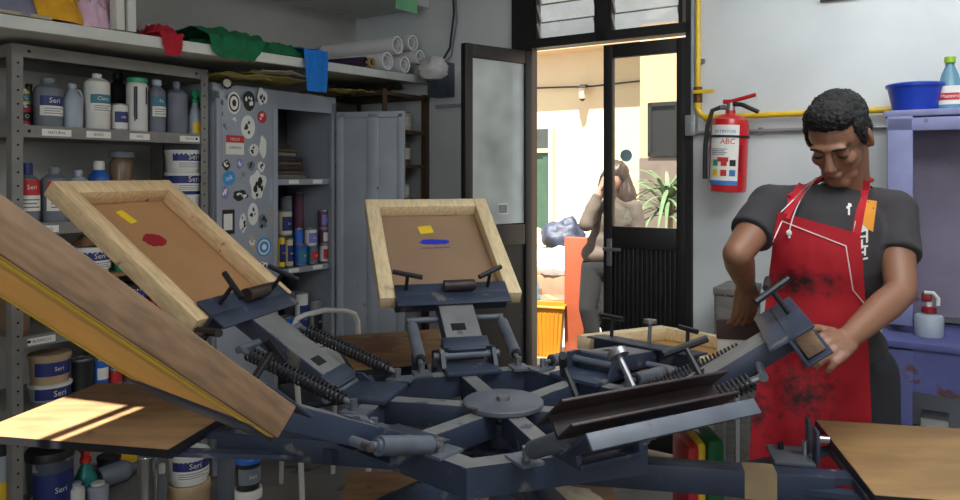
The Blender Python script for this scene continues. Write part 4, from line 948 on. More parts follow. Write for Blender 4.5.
def screen(F, L, label, wood, mesh, length=.575, width=.47, tapes=(), blobs=(), under=False, bar=.05, thick=.046, edge=None, off=.006):
    r = F.copy(); MW = T(O) @ F @ T(L+off, 0, 0)
    t = thing('printing_screen', label, 'printing screen', MW, None)
    x1 = length
    for (c_, s_) in (((x1/2, width/2-bar/2, 0), (x1, bar, thick)), ((x1/2, -width/2+bar/2, 0), (x1, bar, thick))):
        b = MB(); b.box(c_, s_, wood, bev=.003); b.build('long_bar', t)
    for x in (bar/2, x1-bar/2):
        b = MB(RZ(90) @ T(0, -x, 0)); b.box((0, 0, 0), (width-2*bar+.0006, bar, thick-.001), wood, bev=.003); b.build('short_bar', t)
    b = MB(); zb = -thick/2-.0012
    b.box((x1/2, 0, zb), (x1-.012, width-.012, .0018), mesh); ms = b.build('mesh_fabric', t)
    zi = zb+.001
    for (x, y, w, l, a) in tapes:
        b = MB(T(x, y, zi) @ RZ(a)); b.box((0, 0, .0008), (w, l, .0012), TAPE); q = b.build('tape_label', ms)
    for (x, y, w, l, m_, sd) in blobs:
        pts = [(math.cos(a)*w*(1+.45*noise.noise(Vector((math.cos(a)*2, math.sin(a)*2, sd)))), math.sin(a)*l*(1+.45*noise.noise(Vector((math.cos(a)*2, math.sin(a)*2, sd+9))))) for a in [2*math.pi*i/28 for i in range(28)]]
        b = MB(T(x, y, zi)); b.prism(pts, .0004, .0016, m_); b.build('ink_mark', ms)
    if edge:
        b = MB()
        for s_ in (-1, 1): b.box((x1/2, s_*(width/2-bar*.55), zb-.0016), (x1-.01, bar*.5, .001), edge)
        for x in (bar*.5, x1-bar*.5): b.box((x, 0, zb-.0016), (bar*.5, width-.02, .001), edge)
        b.build('edge_tape', ms)
    return t
MESH_B = mat('amber_mesh', col(196, 152, 104), .6, var=.1, scale=3, trans=.35)
MESH_C = mat('tan_mesh', col(172, 142, 114), .6, var=.12, scale=3, trans=.3)
MESH_A = mat('yellow_mesh', col(232, 196, 128), .6, var=.1, scale=3, trans=.5)
MESH_F = mat('pale_mesh', col(196, 150, 84), .6, var=.1, scale=3, trans=.3)
HA = dict(ang=230, rh=.42, L=.385, tilt=24.6, bend=15.4,  rodf=.3, lat=.10); HBd = dict(ang=165, rh=.43, L=.34, tilt=33, bend=5, hz=.01); HC = dict(ang=104.5, rh=.385, L=.235, tilt=32)
HDd = dict(ang=344.5, rh=.40, L=.31, tilt=35); HE = dict(ang=299, rh=.39, L=.15, tilt=40, skirt=True, gap=.05); HF = dict(ang=46, rh=.39, L=.26, tilt=-5)
fa = head(**HA, damper='shock', label='arm holding the long dark screen', handles=((-.1, 80), (.1, 30)))
fb = head(**HBd, damper='coil', label='arm holding the amber screen', roller=True, handles=((-.13, 40), (.12, -20)), cm=PRESS)
fc = head(**HC, damper='shock', roller=True, label='arm holding the tan screen', handles=((.15, 70), (-.12, -60)))
fd = head(**HDd, damper='coil', label='raised empty arm the printer holds', pads=True, handles=((.13, 80), (.02, 20)), clampw=.36)
fe = head(**HE, damper='shock', label='front empty arm with ink stained clamp', cm=RUST, handles=((-.15, -30), (-.02, 99), (.15, 60)), clampw=.40)
ff = head(**HF, damper='shock', label='arm over the platen being printed', handles=((.14, 80), (-.13, 60), (.0, 99)))
screen(fa, .385, 'old dark wooden screen rising out of the left edge, seen from below', OLDWOOD, MESH_A, length=.62, width=.40, edge=TAPE, thick=.052)
screen(fb, .34, 'tilted pine screen with amber mesh and a red ink mark', PINE, MESH_B, tapes=((.44, .03, .055, .032, 14),), blobs=((.335, .015, .026, .04, REDINK, 3),), length=.55, width=.455)
screen(fc, .235, 'tilted pale pine screen with tan mesh and a blue ink mark', PINE_PALE, MESH_C, tapes=((.42, .02, .045, .052, 8),), blobs=((.345, .0, .015, .055, BLUEINK, 5), (.31, -.0, .003, .05, mat('violet_ink', col(130, 80, 150), .5), 8)), length=.56)
screen(ff, .26, 'flat pale wooden screen under the printer\'s right hand', PINE_PALE, MESH_F, tapes=((.19, -.1, .10, .012, 20), (.12, -.06, .012, .14, 30)), length=.54, width=.52)

# lower arms and platens (they turn with the press)
PA = 1
OFF = {348: .08, 168: -.03}
for k, a in enumerate((168, 108, 48, 228, 288, 348)):
    A = RZ(a+PA); b = MB(A)
    b.box((.06+.34, 0, .690), (.72, .055, .062), PRESS, bev=.003); b.box((.84, 0, .712), (.09, .34, .018), PRESS, bev=.002); b.box((1.15, 0, .712), (.04, .34, .018), PRESS, bev=.002); b.box((.98, 0, .712), (.5, .05, .017), PRESS)
    if a == 348: b.box((.60, 0, .690), (.07, .057, .0635), mat('masking_tape', col(160, 138, 104), .8))
    b.build('platen_arm', press)
    A = A @ T(.02 if a == 348 else 0, OFF.get(a, 0), 0)
    b = MB(A); b.box((1.06, 0, .732), (.56, .475, .02), PLY_L if a in (348, 48) else PLY, bev=.002); po = b.build('platen_board', press)
    b = MB(A); b.box((1.06, .2385, .732), (.56, .002, .019), BLACKM); b.box((1.06, -.2385, .732), (.56, .002, .019), BLACKM); b.box((.779, 0, .732), (.002, .475, .019), BLACKM); b.build('edge_band', po)
    b = MB(A)                                            # register stop on each arm
    b.box((.665, 0, .726), (.09, .115, .009), PRESS_W, bev=.002); b.box((.715, -.035, .765), (.008, .045, .08), PRESS, bev=.002); b.box((.715, .04, .765), (.008, .035, .08), PRESS, bev=.002)
    b.cyl((.70, .0, .73), (.70, .0, .765), .008, CHROME); b.cyl((.72, -.03, .78), (.745, -.03, .78), .009, CHROME); b.cyl((.65, .03, .73), (.65, .03, .745), .007, BLACKM); b.build('register_stop', press)
    b = MB(A)
    for s_ in (-1, 1): b.bar((.5, s_*.02, .665), (.82, s_*.15, .70), .035, .012, PRESS)
    b.build('brace', press)
b = MB(); L0 = Vector(P(226, 430, 2.25))-O; b.box((L0.x, L0.y, .345), (.04, .04, .69), PRESS_W, bev=.002); b.box((L0.x, L0.y, .69), (.1, .1, .01), PRESS_W); 
lg = b.build('support_leg', press); lg['label'] = 'square grey steel leg'
b = MB(); b.bar((L0.x, L0.y, .685), (-.42, .05, .685), .035, .035, PRESS); b.build('leg_bar', press)

# low bench beneath the press and what lies on it
BN = T(.0, 2.40, 0) @ RZ(4)
t = thing('low_bench', 'low plywood bench standing on the floor behind the press column', 'bench', BN)
b = MB(); b.box((0, 0, .34), (.9, .5, .02), PLY, bev=.003); b.build('bench_top', t)
for x in (-.41, .41):
    for y in (-.21, .21): b = MB(); b.box((x, y, .165), (.04, .04, .33), GW); b.build('leg', t)
def loose(label, x, y, z, sx, sy, h, m, seed, name, cat):
    M = T(x, y, z); n = 26
    def fn(u, v):
        a, q = u*2-1, v*2-1; rad = max(abs(a), abs(q)); L_ = math.hypot(a, q); k = rad/L_ if L_ > 1e-6 else 0
        e = 1+.3*noise.noise(Vector((a, q, seed*2.1)))
        return (a*k*sx*e, q*k*sy*e, max(.003, .004+h*(1-rad**3)*(.55+.6*noise.noise(Vector((a*2.2, q*2.2, seed))))))
    b = MB(M); b.grid(fn, n, n, m, .003); return tag(b.build(name, origin=M.translation, smooth=70), label, cat)
loose('cream rag lying on the low bench below the press', .24, 2.36, .351, .17, .14, .06, cloth('cream_cloth', col(206, 192, 166)), 3, 'cream_rag', 'rag')
loose('white paper crumpled on the low bench at the left', -.20, 2.32, .351, .14, .10, .05, PAPER, 5, 'crumpled_paper', 'paper')
# bright plastic bag on the floor by the printer
bx = P(706, 450, 2.5)
STRIPE = mat('striped_bag', col(40, 110, 60), .5, var=.1)
b = MB(T(bx.x-.02, bx.y, 0)); 
for k, (m_, w) in enumerate(((REDL, .07), (TAPE, .05), (STRIPE, .1))):
    x = [-.05, -.02, .03][k]; b.box((x, 0, .26+k*.006), (w*.6, .2-k*.02, .52), m_, bev=.02)
tag(b.build('striped_bag', origin=(bx.x-.02, bx.y, 0)), 'red yellow and green shopping bag standing behind the press', 'bag')

# ------------------------------------------------------------------ the yard outside
YW = mat('cream_yard_wall', col(206, 186, 152), .85, var=.06, scale=2, bump=.1)
YW2 = mat('peach_yard_wall', col(190, 160, 124), .85, var=.06, scale=2, bump=.1)
YF = mat('pale_yard_paving', col(160, 154, 144), .85, var=.12, scale=3, bump=.1)
b = MB(FD); b.box((2, 4.2, -.05), (14, 8.0, .1), YF); struct(b.build('ground'))
YY = 5.2
b = MB(FD); b.box((1.5, YY+.1, 1.5), (12, .2, 3.0), YW); struct(b.build('wall_yard'))
b = MB(FD); b.box((1.5, YY-.03, 3.03), (12, .62, .06), YW2); struct(b.build('roof'))
# right hand block with window
def yd(px, yl): return xat(FD, px, yl)
xk, dk = yd(640, 3.9)
b = MB(FD); b.box((xk+2.2, 3.9+.65, 1.5), (4.4, 1.29, 2.98), YW2); struct(b.build('wall_annex'))
xw0, dw0 = yd(652, 3.9); xw1, _ = yd(679, 3.9); zw = zat(130, dw0)
w = thing('window_4', None, None); struct(w)
b = MB(FD); b.box(((xw0+xw1)/2, 3.87, zw), (xw1-xw0, .05, .5), DARK); b.build('window_pane', w)
b = MB(FD)
for xx in (xw0, xw1): b.box((xx, 3.86, zw), (.04, .07, .54), DOORM)
for zz in (-.26, .26): b.box(((xw0+xw1)/2, 3.86, zw+zz), (xw1-xw0+.04, .07, .04), DOORM)
b.build('window_frame', w)
w = thing('door_4', None, None); struct(w)
b = MB(FD); zz = zat(158, dw0); b.box(((xw0+xw1)/2-.05, 3.87, zz/2), (xw1-xw0+.14, .05, zz), mat('grey_brown_door', col(110, 96, 88), .6)); b.build('door_panel', w)
# green door at the left
GRD = mat('green_yard_door', col(50, 74, 58), .6, var=.15)
xg0, dg0 = yd(529, YY); xg1, _ = yd(551, YY); zg1 = zat(151, dg0); zg2 = zat(130, dg0)
w = thing('door_3', None, None); struct(w)
b = MB(FD); b.box(((xg0+xg1)/2-.3, YY-.015, zg1/2), (xg1-xg0+.6, .05, zg1), GRD)
b.box((xg1-.06, YY-.045, zg1/2), (.07, .02, zg1), GRD); b.build('door_panel', w)
b = MB(FD); b.box(((xg0+xg1)/2-.3, YY-.02, (zg1+zg2)/2+.02), (xg1-xg0+.6, .05, zg2-zg1-.03), mat('transom_dark', col(58, 62, 58), .4)); b.build('transom_pane', w)
b = MB(FD); b.box(((xg0+xg1)/2-.3, YY-.04, zg1), (xg1-xg0+.64, .08, .05), YW); b.box((xg1+.03, YY-.04, zg2/2), (.06, .08, zg2), YW); b.build('door_frame', w)
# wall lamp and wire
xl, dl_ = yd(583, YY-.1); zl = zat(92, dl_)
t = thing('wall_lantern', 'small dark lantern on the far yard wall', 'lantern', FD @ T(xl, YY-.12, zl))
b = MB(); b.lathe([(0, .1), (.03, .09), (.075, .05), (.06, .045), (0, .045)], BLACKM, seg=8); b.cyl((0, 0, .05), (0, .12, .1), .012, BLACKM); b.lathe([(0, -.12), (.02, -.115), (.045, -.09), (.03, -.085), (0, -.085)], BLACKM, seg=8); b.build('lantern_frame', t)
b = MB(); b.lathe([(.04, -.088), (.058, .046)], mat('lantern_glass', col(190, 180, 150), .2), seg=8); b.build('lantern_glass', t)
xa, da = yd(500, YY-.05); xc_, dc_ = yd(700, YY-.05)
b = MB(FD); b.tube([(xa, YY-.03, zat(89, da)), ((xa+xc_)/2, YY-.05, (zat(89, da)+zat(78, dc_))/2-.03), (xk, YY-.03, zat(80, yd(640, YY)[1]))], .012, BLACKP, 6); tag(b.build('yard_wire'), 'dark wire strung along the far yard wall', 'wire')
# orange board, yellow bin
po = P(577, 365, 5.75)
OR = mat('orange_board_paint', col(136, 62, 32), .6, var=.12)
b = MB(T(po.x+.0, 5.72, 0) @ RZ(-15)); b.box((0, 0, .46), (.20, .04, .92), OR, bev=.01); tag(b.build('orange_board', origin=(po.x, 5.72, 0)), 'tall orange board standing between yellow bin and woman', 'board')
pb_ = P(549, 360, 5.60); MBn = T(pb_.x, 5.75, 0) @ RZ(-14)
t = thing('yellow_bin', 'yellow ribbed plastic bin in the yard doorway', 'bin', MBn)
YB = mat('bin_yellow', col(164, 108, 12), .5, var=.08)
hbn = .40; 
b = MB()
def ring(s_, z, g=1): return [(-.13*s_, -.10*s_, z), (.13*s_, -.10*s_, z), (.13*s_, .10*s_, z), (-.13*s_, .10*s_, z)]
r0, r1, r2, r3 = ring(.78, 0), ring(1.05, hbn), ring(1.0, hbn), ring(.74, .012)
b.raw(r0+r1+r2+r3, [(3, 2, 1, 0)]+[(i, (i+1) % 4, 4+(i+1) % 4, 4+i) for i in range(4)]+[(4+i, 4+(i+1) % 4, 8+(i+1) % 4, 8+i) for i in range(4)]+[(8+i, 8+(i+1) % 4, 12+(i+1) % 4, 12+i) for i in range(4)]+[(12, 13, 14, 15)], YB)
for i in range(7):
    x = -.09+.03*i; b.bar((x*.9, -.0835, .03), (x*1.12, -.106, hbn-.05), .010, .008, YB)
b.build('bin_body', t)
b = MB(); b.tube([(x*1.06, y*1.06, z-.01) for x, y, z in ring(1.05, hbn)], .012, YB, 8, closed=True); b.build('rim', t)
# heap of boxes and bags
def crate(px, py_bot, d, w, dep, h, rot, label, m=None, z=0):
    p = P(px, py_bot, d); b = MB(T(p.x, d, z) @ RZ(rot)); b.box((0, 0, h/2), (w, dep, h), m or CARD, bev=.006); b.box((0, 0, h+.0006), (w*.16, dep, .001), mat('box_tape', col(170, 130, 90), .5))
    return tag(b.build('cardboard_box', origin=(p.x, d, z)), label, 'box')
CARD = mat('cardboard', col(112, 82, 58), .8, var=.12)
crate(551, 283, 6.9, .33, .3, .26, 12, 'cardboard box at the front of the heap in the yard')
crate(556, 270, 7.3, .3, .3, .42, -20, 'taller cardboard box behind the front one in the yard', mat('pale_cardboard', col(128, 102, 78), .8))
crate(521, 275, 7.25, .34, .3, .30, 30, 'cardboard box at the left of the heap, light blue bag beside it')
crate(546, 262, 7.9, .5, .4, .5, 5, 'wide box at the back of the heap carrying dark bag', mat('pale_cardboard'))
sack('light blue plastic bag beside the heap of boxes', P(522, 262, 6.7).x, 6.7, .0, .16, .14, .55, mat('light_blue_bag', col(90, 136, 156), .5, var=.15), 2, 'blue_bag', 'bag')
sack('white plastic bag on top of the heap of boxes', P(556, 235, 7.3).x, 7.3, .425, .2, .17, .26, mat('bag_plastic'), 4, 'white_bag', 'bag')
sack('dark blue bag slumped on the back box', P(564, 240, 7.8).x, 7.8, .505, .2, .16, .42, mat('dark_blue_bag', col(36, 42, 60), .6, var=.2), 7, 'dark_bag', 'bag')
sack('cream sack lying on the back box at the left', P(531, 240, 7.9).x, 7.9, .505, .2, .16, .34, mat('cream_sack', col(212, 186, 150), .8), 9, 'cream_sack', 'sack')
# palm-like potted plant by the annex
pp = FD @ Vector((yd(668, 3.1)[0], 3.1, 0)); 
t = thing('potted_palm', 'tall potted palm with narrow leaves outside by the annex', 'plant', T(pp.x, pp.y, 0))
b = MB(); b.lathe([(0, 0), (.17, 0), (.22, .4), (.2, .4), (.18, .36), (0, .36)], mat('terracotta', col(176, 92, 60), .7), seg=20); b.build('pot', t)
b = MB(); b.cyl((0, 0, .3), (.03, 0, 1.15), .03, BROWN, .022); b.build('trunk', t)
PALM = mat('palm_leaf', col(84, 108, 70), .6, var=.25)
rr = random.Random(8); b = MB()
for k in range(64):
    a = rr.uniform(0, 6.283); el = rr.uniform(-.3, 1.35); Lf = rr.uniform(.5, .74); z0 = 1.0+.3*rr.random(); pts = []
    for i in range(8):
        q = i/7; rad = Lf*q*math.cos(el)+.02; pts.append(Vector((math.cos(a)*rad, math.sin(a)*rad, z0+Lf*q*math.sin(el)-.55*Lf*q*q)))
    sd = Vector((-math.sin(a), math.cos(a), 0))
    vs = []
    for i, p in enumerate(pts): w_ = .02*(1-(i/7)**2)+.002; vs += [p-sd*w_, p+Vector((0, 0, .006)), p+sd*w_]
    b.raw(vs, [f for i in range(7) for f in ((i*3, i*3+3, i*3+4, i*3+1), (i*3+1, i*3+4, i*3+5, i*3+2))], PALM)
b.build('leaves', t)
for k, (px, hh) in enumerate(((677, .5), )):
    pp = FD @ Vector((yd(px, 2.5)[0], 2.5, 0)); b = MB(T(pp.x, pp.y, 0)); b.lathe([(0, 0), (.13, 0), (.16, .9), (0, .9)], mat('barrel_red', col(170, 84, 56), .6), seg=20); tag(b.build('clay_barrel', origin=pp), 'reddish clay barrel beside the potted palm', 'barrel')
# ------------------------------------------------------------------ people
def remesh(mb, voxel, smooth=3, fac=.5):
    o = mb.build('tmp'); o.modifiers.new('r', 'REMESH').mode = 'VOXEL'; o.modifiers['r'].voxel_size = voxel
    if smooth:
        s = o.modifiers.new('s', 'SMOOTH'); s.factor = fac; s.iterations = smooth
    dg = bpy.context.evaluated_depsgraph_get(); me = bpy.data.meshes.new_from_object(o.evaluated_get(dg))
    old = o.data; bpy.data.objects.remove(o); bpy.data.meshes.remove(old)
    return me
def body_obj(name, me, m, parent, origin):
    me.transform(Matrix.Translation(-Vector(origin))); me.materials.clear()
    for q in (m if isinstance(m, list) else [m]): me.materials.append(q)
    me.polygons.foreach_set('use_smooth', [True]*len(me.polygons)); me.polygons.foreach_set('material_index', [0]*len(me.polygons)); me.name = name
    o = bpy.data.objects.new(name, me); C.objects.link(o); o.parent = parent; return o
def bvh_of(mb_or_me, shift=Vector((0, 0, 0))):
    me = mb_or_me; return BVHTree.FromPolygons([v.co + shift for v in me.vertices], [tuple(p.vertices) for p in me.polygons])
class Blob(MB):
    def cap(s, p0, p1, r0, r1, m=None, seg=18):            # capsule with tapering radius
        p0 = Vector(p0); p1 = Vector(p1); s.cyl(p0, p1, r0, SKIN, r1, seg); s.ell(p0, (r0, r0, r0), SKIN); s.ell(p1, (r1, r1, r1), SKIN); return s
    def chain(s, pts, rs):
        for i in range(len(pts)-1): s.cap(pts[i], pts[i+1], rs[i], rs[i+1])
        return s
    def oell(s, c, rad, x, y, z): return s.ell((0, 0, 0), rad, SKIN, Matrix((x, y, z)).transposed().to_4x4() if False else frame(c, x, y, z))
def frame(c, x, y, z):
    M = Matrix((x, y, z)).transposed().to_4x4(); M.translation = Vector(c); return M
SKIN = mat('brown_skin', col(132, 92, 70), .5, var=.08, scale=14)
SKIN2 = mat('light_skin', col(150, 108, 88), .5, var=.06)
HAIRM = mat('black_hair', col(13, 11, 11), .7, var=.4, scale=90, bump=.6)
SHIRT = mat('charcoal_tshirt', col(52, 49, 51), .9, var=.12, scale=16, bump=.1)
PANTS = mat('dark_trousers', col(36, 36, 42), .9, var=.15, scale=16)
SHOE = mat('black_shoes', col(24, 24, 24), .5)
cam0 = Vector((0, 0, CAMH))
# the printer
MO = Vector((1.02, 2.13, 0))
man = thing('person', 'man in charcoal t-shirt and red apron, head bent, working at the press', 'person', T(MO))
NB = P(848, 190, 2.15); RS = P(770, 208, 2.10); LS = P(893, 212, 2.14)
RE = P(737, 254, 1.99); RW_ = P(746, 285, 2.19); LE = P(901, 292, 1.97); LW = P(846, 340, 1.80)
PV = Vector((1.03, 2.17, .86)); WA = Vector((1.0, 2.13, 1.0)); CHs = Vector((1.005, 2.11, 1.19))
sx_ = (LS-RS).normalized(); fwd = Vector((sx_.y, -sx_.x, 0)).normalized(); up = Vector((0, 0, 1))
yaw = RAD(43); pit = RAD(38)
hf = Vector((-math.sin(yaw), -math.cos(yaw), 0)); F_ = hf*math.cos(pit) - up*math.sin(pit); U_ = hf*math.sin(pit) + up*math.cos(pit); S_ = F_.cross(U_); S_.normalize()
if S_.x < 0: S_ = -S_
HC_ = P(838, 139, 2.05)
def H(s, f, u): return HC_ + S_*s + F_*f + U_*u
def hand(b, wrist, palm_dir, back_n, size, curls, thumb_side, spread=.11, thumb=(.9, .5)):
    """palm and five fingers; palm_dir wrist to knuckles, back_n out of the back of the hand"""
    d = Vector(palm_dir).normalized(); n = (Vector(back_n)-d*Vector(back_n).dot(d)).normalized(); w = d.cross(n).normalized()*thumb_side
    pl = .095*size
    for q in (-.030, -.010, .010, .030): b.cap(wrist+w*q*.55*size, wrist+d*pl+w*q*size, .0155*size, .0115*size)
    tips = []
    for i, (off, L_, c_) in enumerate(zip((.031, .0105, -.0105, -.031), (.072, .080, .075, .060), curls)):
        p = wrist+d*pl*.98+w*off*size; a = spread*(1.5-i)/1.5*.5; dr = (d+w*a).normalized(); ang = 0; r = .0092*size
        for j, (fr, cf) in enumerate(((.45, .7), (.32, 1.0), (.23, .7))):
            ang += c_*cf; dd = dr*math.cos(ang) - n*math.sin(ang); p2 = p+dd*L_*fr*size; b.cap(p, p2, r, r*.93, seg=12); p = p2; r *= .93
        tips.append(p)
    p = wrist+d*pl*.30+w*.028*size
    t1 = p+(d*.6+w*thumb[0]-n*.25).normalized()*.040*size; t2 = t1+(d*.95+w*thumb[1]*.6-n*.35).normalized()*.032*size; t3 = t2+(d*1-n*.45+w*.0).normalized()*.024*size
    b.cap(p, t1, .0145*size, .0115*size); b.cap(t1, t2, .0115*size, .0098*size, seg=12); b.cap(t2, t3, .0098*size, .0082*size, seg=12)
    return tips
# body: head, neck, arms, hands, trunk and legs in one surface
b = Blob()
b.ell((0, 0, 0), (.074, .094, .084), SKIN, frame(H(0, -.012, .032), S_, F_, U_)); b.ell((0, 0, 0), (.060, .066, .074), SKIN, frame(H(0, .022, -.034), S_, F_, U_))
b.ell((0, 0, 0), (.049, .03, .03), SKIN, frame(H(0, .05, -.078), S_, F_, U_)); b.cap(H(-.012, .066, -.094), H(.012, .066, -.094), .021, .021)
b.cap(H(0, .088, .012), H(0, .106, -.026), .009, .0135); b.ell((0, 0, 0), (.0185, .012, .010), SKIN, frame(H(0, .100, -.032), S_, F_, U_))
b.ell((0, 0, 0), (.052, .016, .011), SKIN, frame(H(0, .078, .026), S_, F_, U_))
b.ell((0, 0, 0), (.022, .012, .0065), SKIN, frame(H(0, .086, -.058), S_, F_, U_)); b.ell((0, 0, 0), (.019, .012, .0075), SKIN, frame(H(0, .084, -.068), S_, F_, U_))
for s in (-1, 1):
    b.ell((0, 0, 0), (.022, .022, .02), SKIN, frame(H(s*.036, .062, -.02), S_, F_, U_))
    b.ell((0, 0, 0), (.0155, .011, .011), SKIN, frame(H(s*.031, .074, .004), S_, F_, U_))
    b.ell((0, 0, 0), (.008, .019, .031), SKIN, frame(H(s*.079, -.012, -.006), (S_+F_*-.45*s).normalized(), (F_+S_*.45*s).normalized(), U_)); b.ell((0, 0, 0), (.010, .010, .012), SKIN, frame(H(s*.073, -.004, -.02), S_, F_, U_))
b.chain([H(0, -.045, -.03), H(0, -.035, -.085), NB+Vector((0, .02, -.02))], [.058, .056, .068])
b.chain([NB+Vector((0, .01, -.03)), (RS+LS)/2+Vector((0, .02, -.03))], [.07, .09])
for s in (RS, LS): b.cap(NB+Vector((0, .02, -.035)), s, .055, .055)
b.ell((0, 0, 0), (.155, .100, .17), SKIN, frame(CHs, sx_, -fwd, up)); b.ell((0, 0, 0), (.135, .095, .15), SKIN, frame(WA, sx_, -fwd, up)); b.ell((0, 0, 0), (.158, .105, .12), SKIN, frame(PV, sx_, -fwd, up))
def arm(b, s, e, w, ro, k=1):
    m1 = s.lerp(e, .45); b.chain([s, m1, e], [.052*k, .048*k, .039*k]); m2 = e.lerp(w, .28); b.chain([e, m2, e.lerp(w, .7), w], [.038*k, .041*k, .033*k, .026*k])
arm(b, RS, RE, RW_, 0); arm(b, LS, LE, LW, 0)
RT = P(747, 326, 2.21)                                    # right hand: fingers down over the squeegee
tips_r = hand(b, RW_, RT-RW_+Vector((0, .03, 0)), Vector((.1, -1, .55)), 1.0, (.30, .32, .34, .38), -1, thumb=(.5, .3))
LT = P(822, 351, 1.68)
tips_l = hand(b, LW, LT-LW, Vector((.15, -.75, .75)), 1.0, (.6, .65, .7, .75), 1, thumb=(.7, .2))
for hx_, s in ((-.088, -1), (.092, 1)):
    hp_ = PV+Vector((hx_, 0, -.04)); kn = Vector((hp_.x+s*.012, 2.13, .46)); an = Vector((hp_.x+s*.02, 2.18, .085))
    b.chain([hp_, hp_.lerp(kn, .5), kn], [.088, .074, .056]); b.chain([kn, kn.lerp(an, .35), an], [.054, .055, .038])
    b.cap(an+Vector((0, .03, -.04)), an+Vector((-.03, -.13, -.048)), .038, .032)
me_body = remesh(b, .0045, 4)
bvb = bvh_of(me_body)
bo = body_obj('body', me_body, SKIN, man, MO)
# squeegee under the right hand, standing on the mesh
tc_ = sum(tips_r[:4], Vector((0, 0, 0)))/4; f2 = T(O) @ ff; nrm_ = f2.to_3x3() @ Vector((0, 0, 1)); o2 = f2 @ Vector((.28, 0, -.022))
zs_ = o2.z-((tc_.x-o2.x)*nrm_.x+(tc_.y+.012-o2.y)*nrm_.y)/nrm_.z+.002; hs_ = tc_.z+.012-zs_
t = thing('squeegee', 'short squeegee with pale blade held on the flat screen', 'squeegee', T(tc_.x+.006, tc_.y+.012, zs_) @ RZ(-12))
b = MB(); b.box((0, 0, hs_*.32), (.125, .010, hs_*.64), WHITEP, bev=.002); b.build('blade', t)
b = MB(); b.box((0, 0, hs_*.79), (.13, .022, hs_*.42), mat('dark_squeegee_wood', col(70, 50, 46), .6), bev=.006); b.build('handle', t)
# t-shirt
b = Blob()
b.ell((0, 0, 0), (.168, .114, .185), SKIN, frame(CHs, sx_, -fwd, up)); b.ell((0, 0, 0), (.152, .110, .16), SKIN, frame(WA, sx_, -fwd, up)); b.ell((0, 0, 0), (.166, .114, .10), SKIN, frame(PV+Vector((0, 0, .04)), sx_, -fwd, up))
for s in (RS, LS): b.cap(NB+Vector((0, .02, -.045)), s+Vector((0, 0, .002)), .060, .066)
b.chain([NB+Vector((0, .015, -.035)), (RS+LS)/2+Vector((0, .02, -.03))], [.082, .105])
for s, e, h in ((RS, RE, .60), (LS, LE, .58)):
    q = s.lerp(e, h); b.ell(s, (.068, .068, .066), SKIN); b.cyl(s, q, .064, SKIN, .062, 22)
b.cyl(PV+Vector((0, 0, .06)), PV+Vector((0, 0, -.06)), .01, SKIN)
me_s = remesh(b, .006, 5)
for v in me_s.vertices:
    p = v.co; k = .005*noise.noise(Vector((p.x*9, p.y*9, p.z*6)))+.003*noise.noise(Vector((p.x*22, p.y*22, p.z*14))); v.co = p + v.normal*k
# open the neck: drop faces around the neck ring
nk = NB+Vector((0, .0, .045))
bmx = bmesh.new(); bmx.from_mesh(me_s)
bmesh.ops.delete(bmx, geom=[f for f in bmx.faces if (f.calc_center_median()-nk).length < .074], context='FACES'); bmx.to_mesh(me_s); bmx.free()
bvs = bvh_of(me_s)
so = body_obj('tshirt', me_s, SHIRT, man, MO); 
# trousers
b = Blob(); b.ell((0, 0, 0), (.165, .112, .12), SKIN, frame(PV, sx_, -fwd, up))
for hx_, s in ((-.088, -1), (.092, 1)):
    hp_ = PV+Vector((hx_, 0, -.04)); kn = Vector((hp_.x+s*.012, 2.13, .46)); an = Vector((hp_.x+s*.02, 2.18, .085))
    b.chain([hp_, hp_.lerp(kn, .5), kn], [.098, .086, .070]); b.cyl(kn, an+Vector((0, 0, -.03)), .070, SKIN, .060, 20); b.ell(kn, (.07, .07, .07), SKIN)
me_t = remesh(b, .009, 4); bvt = bvh_of(me_t); body_obj('trousers', me_t, PANTS, man, MO)
b = Blob()
for hx_, s in ((-.088, -1), (.092, 1)):
    an = PV+Vector((hx_+s*.02, .01, -.04)); an.z = .04
    b.cap(an+Vector((0, .03, .005)), an+Vector((-.03, -.14, -.004)), .044, .038)
for i in range(len(b.v)): b.v[i].z = max(.001, b.v[i].z)
me_f = remesh(b, .008, 2); body_obj('shoes', me_f, SHOE, man, MO)
# hair: short, thick on top, tapered at the sides
b = Blob()
b.ell((0, 0, 0), (.079, .092, .074), SKIN, frame(H(0, -.028, .054), S_, F_, U_)); b.ell((0, 0, 0), (.066, .046, .042), SKIN, frame(H(0, .030, .094), S_, F_, U_)); b.ell((0, 0, 0), (.076, .058, .07), SKIN, frame(H(0, -.052, .0), S_, F_, U_))
for s in (-1, 1): b.ell((0, 0, 0), (.018, .04, .045), SKIN, frame(H(s*.062, -.002, .045), S_, F_, U_))
for s in (-1, 1): b.cap(H(s*.070, .012, .035), H(s*.070, .016, .0), .012, .008)
me_h = remesh(b, .0035, 2)
for v in me_h.vertices: v.co = v.co + v.normal*(.0035*noise.noise(v.co*70)+.0045*noise.noise(v.co*190))
body_obj('hair', me_h, HAIRM, man, MO)
b = MB()
for s in (-1, 1):
    pts = []
    for q in range(7):
        u = q/6; o_ = H(s*(.012+.038*u), .13, .027+.004*math.sin(u*2.6)-.004*u); hit = bvb.ray_cast(o_, -F_); pts.append((hit[0] if hit[0] else H(s*(.012+.038*u), .085, .03)) + F_*.001)
    b.tube(pts, [.002, .0032, .0036, .0036, .0034, .0028, .0016], HAIRM, 8)
b.build('eyebrows', man, MO)
b = MB()
for s in (-1, 1):
    pts = []
    for q in range(7):
        u = q/6; o_ = H(s*(.018+.028*u), .13, .001-.005*math.sin(u*3.14)); hit = bvb.ray_cast(o_, -F_); pts.append((hit[0] if hit[0] else H(s*.03, .08, 0)) + F_*.0006)
    b.tube(pts, [.001, .0022, .003, .0032, .003, .0024, .001], HAIRM, 6)
b.build('eyelashes', man, MO)
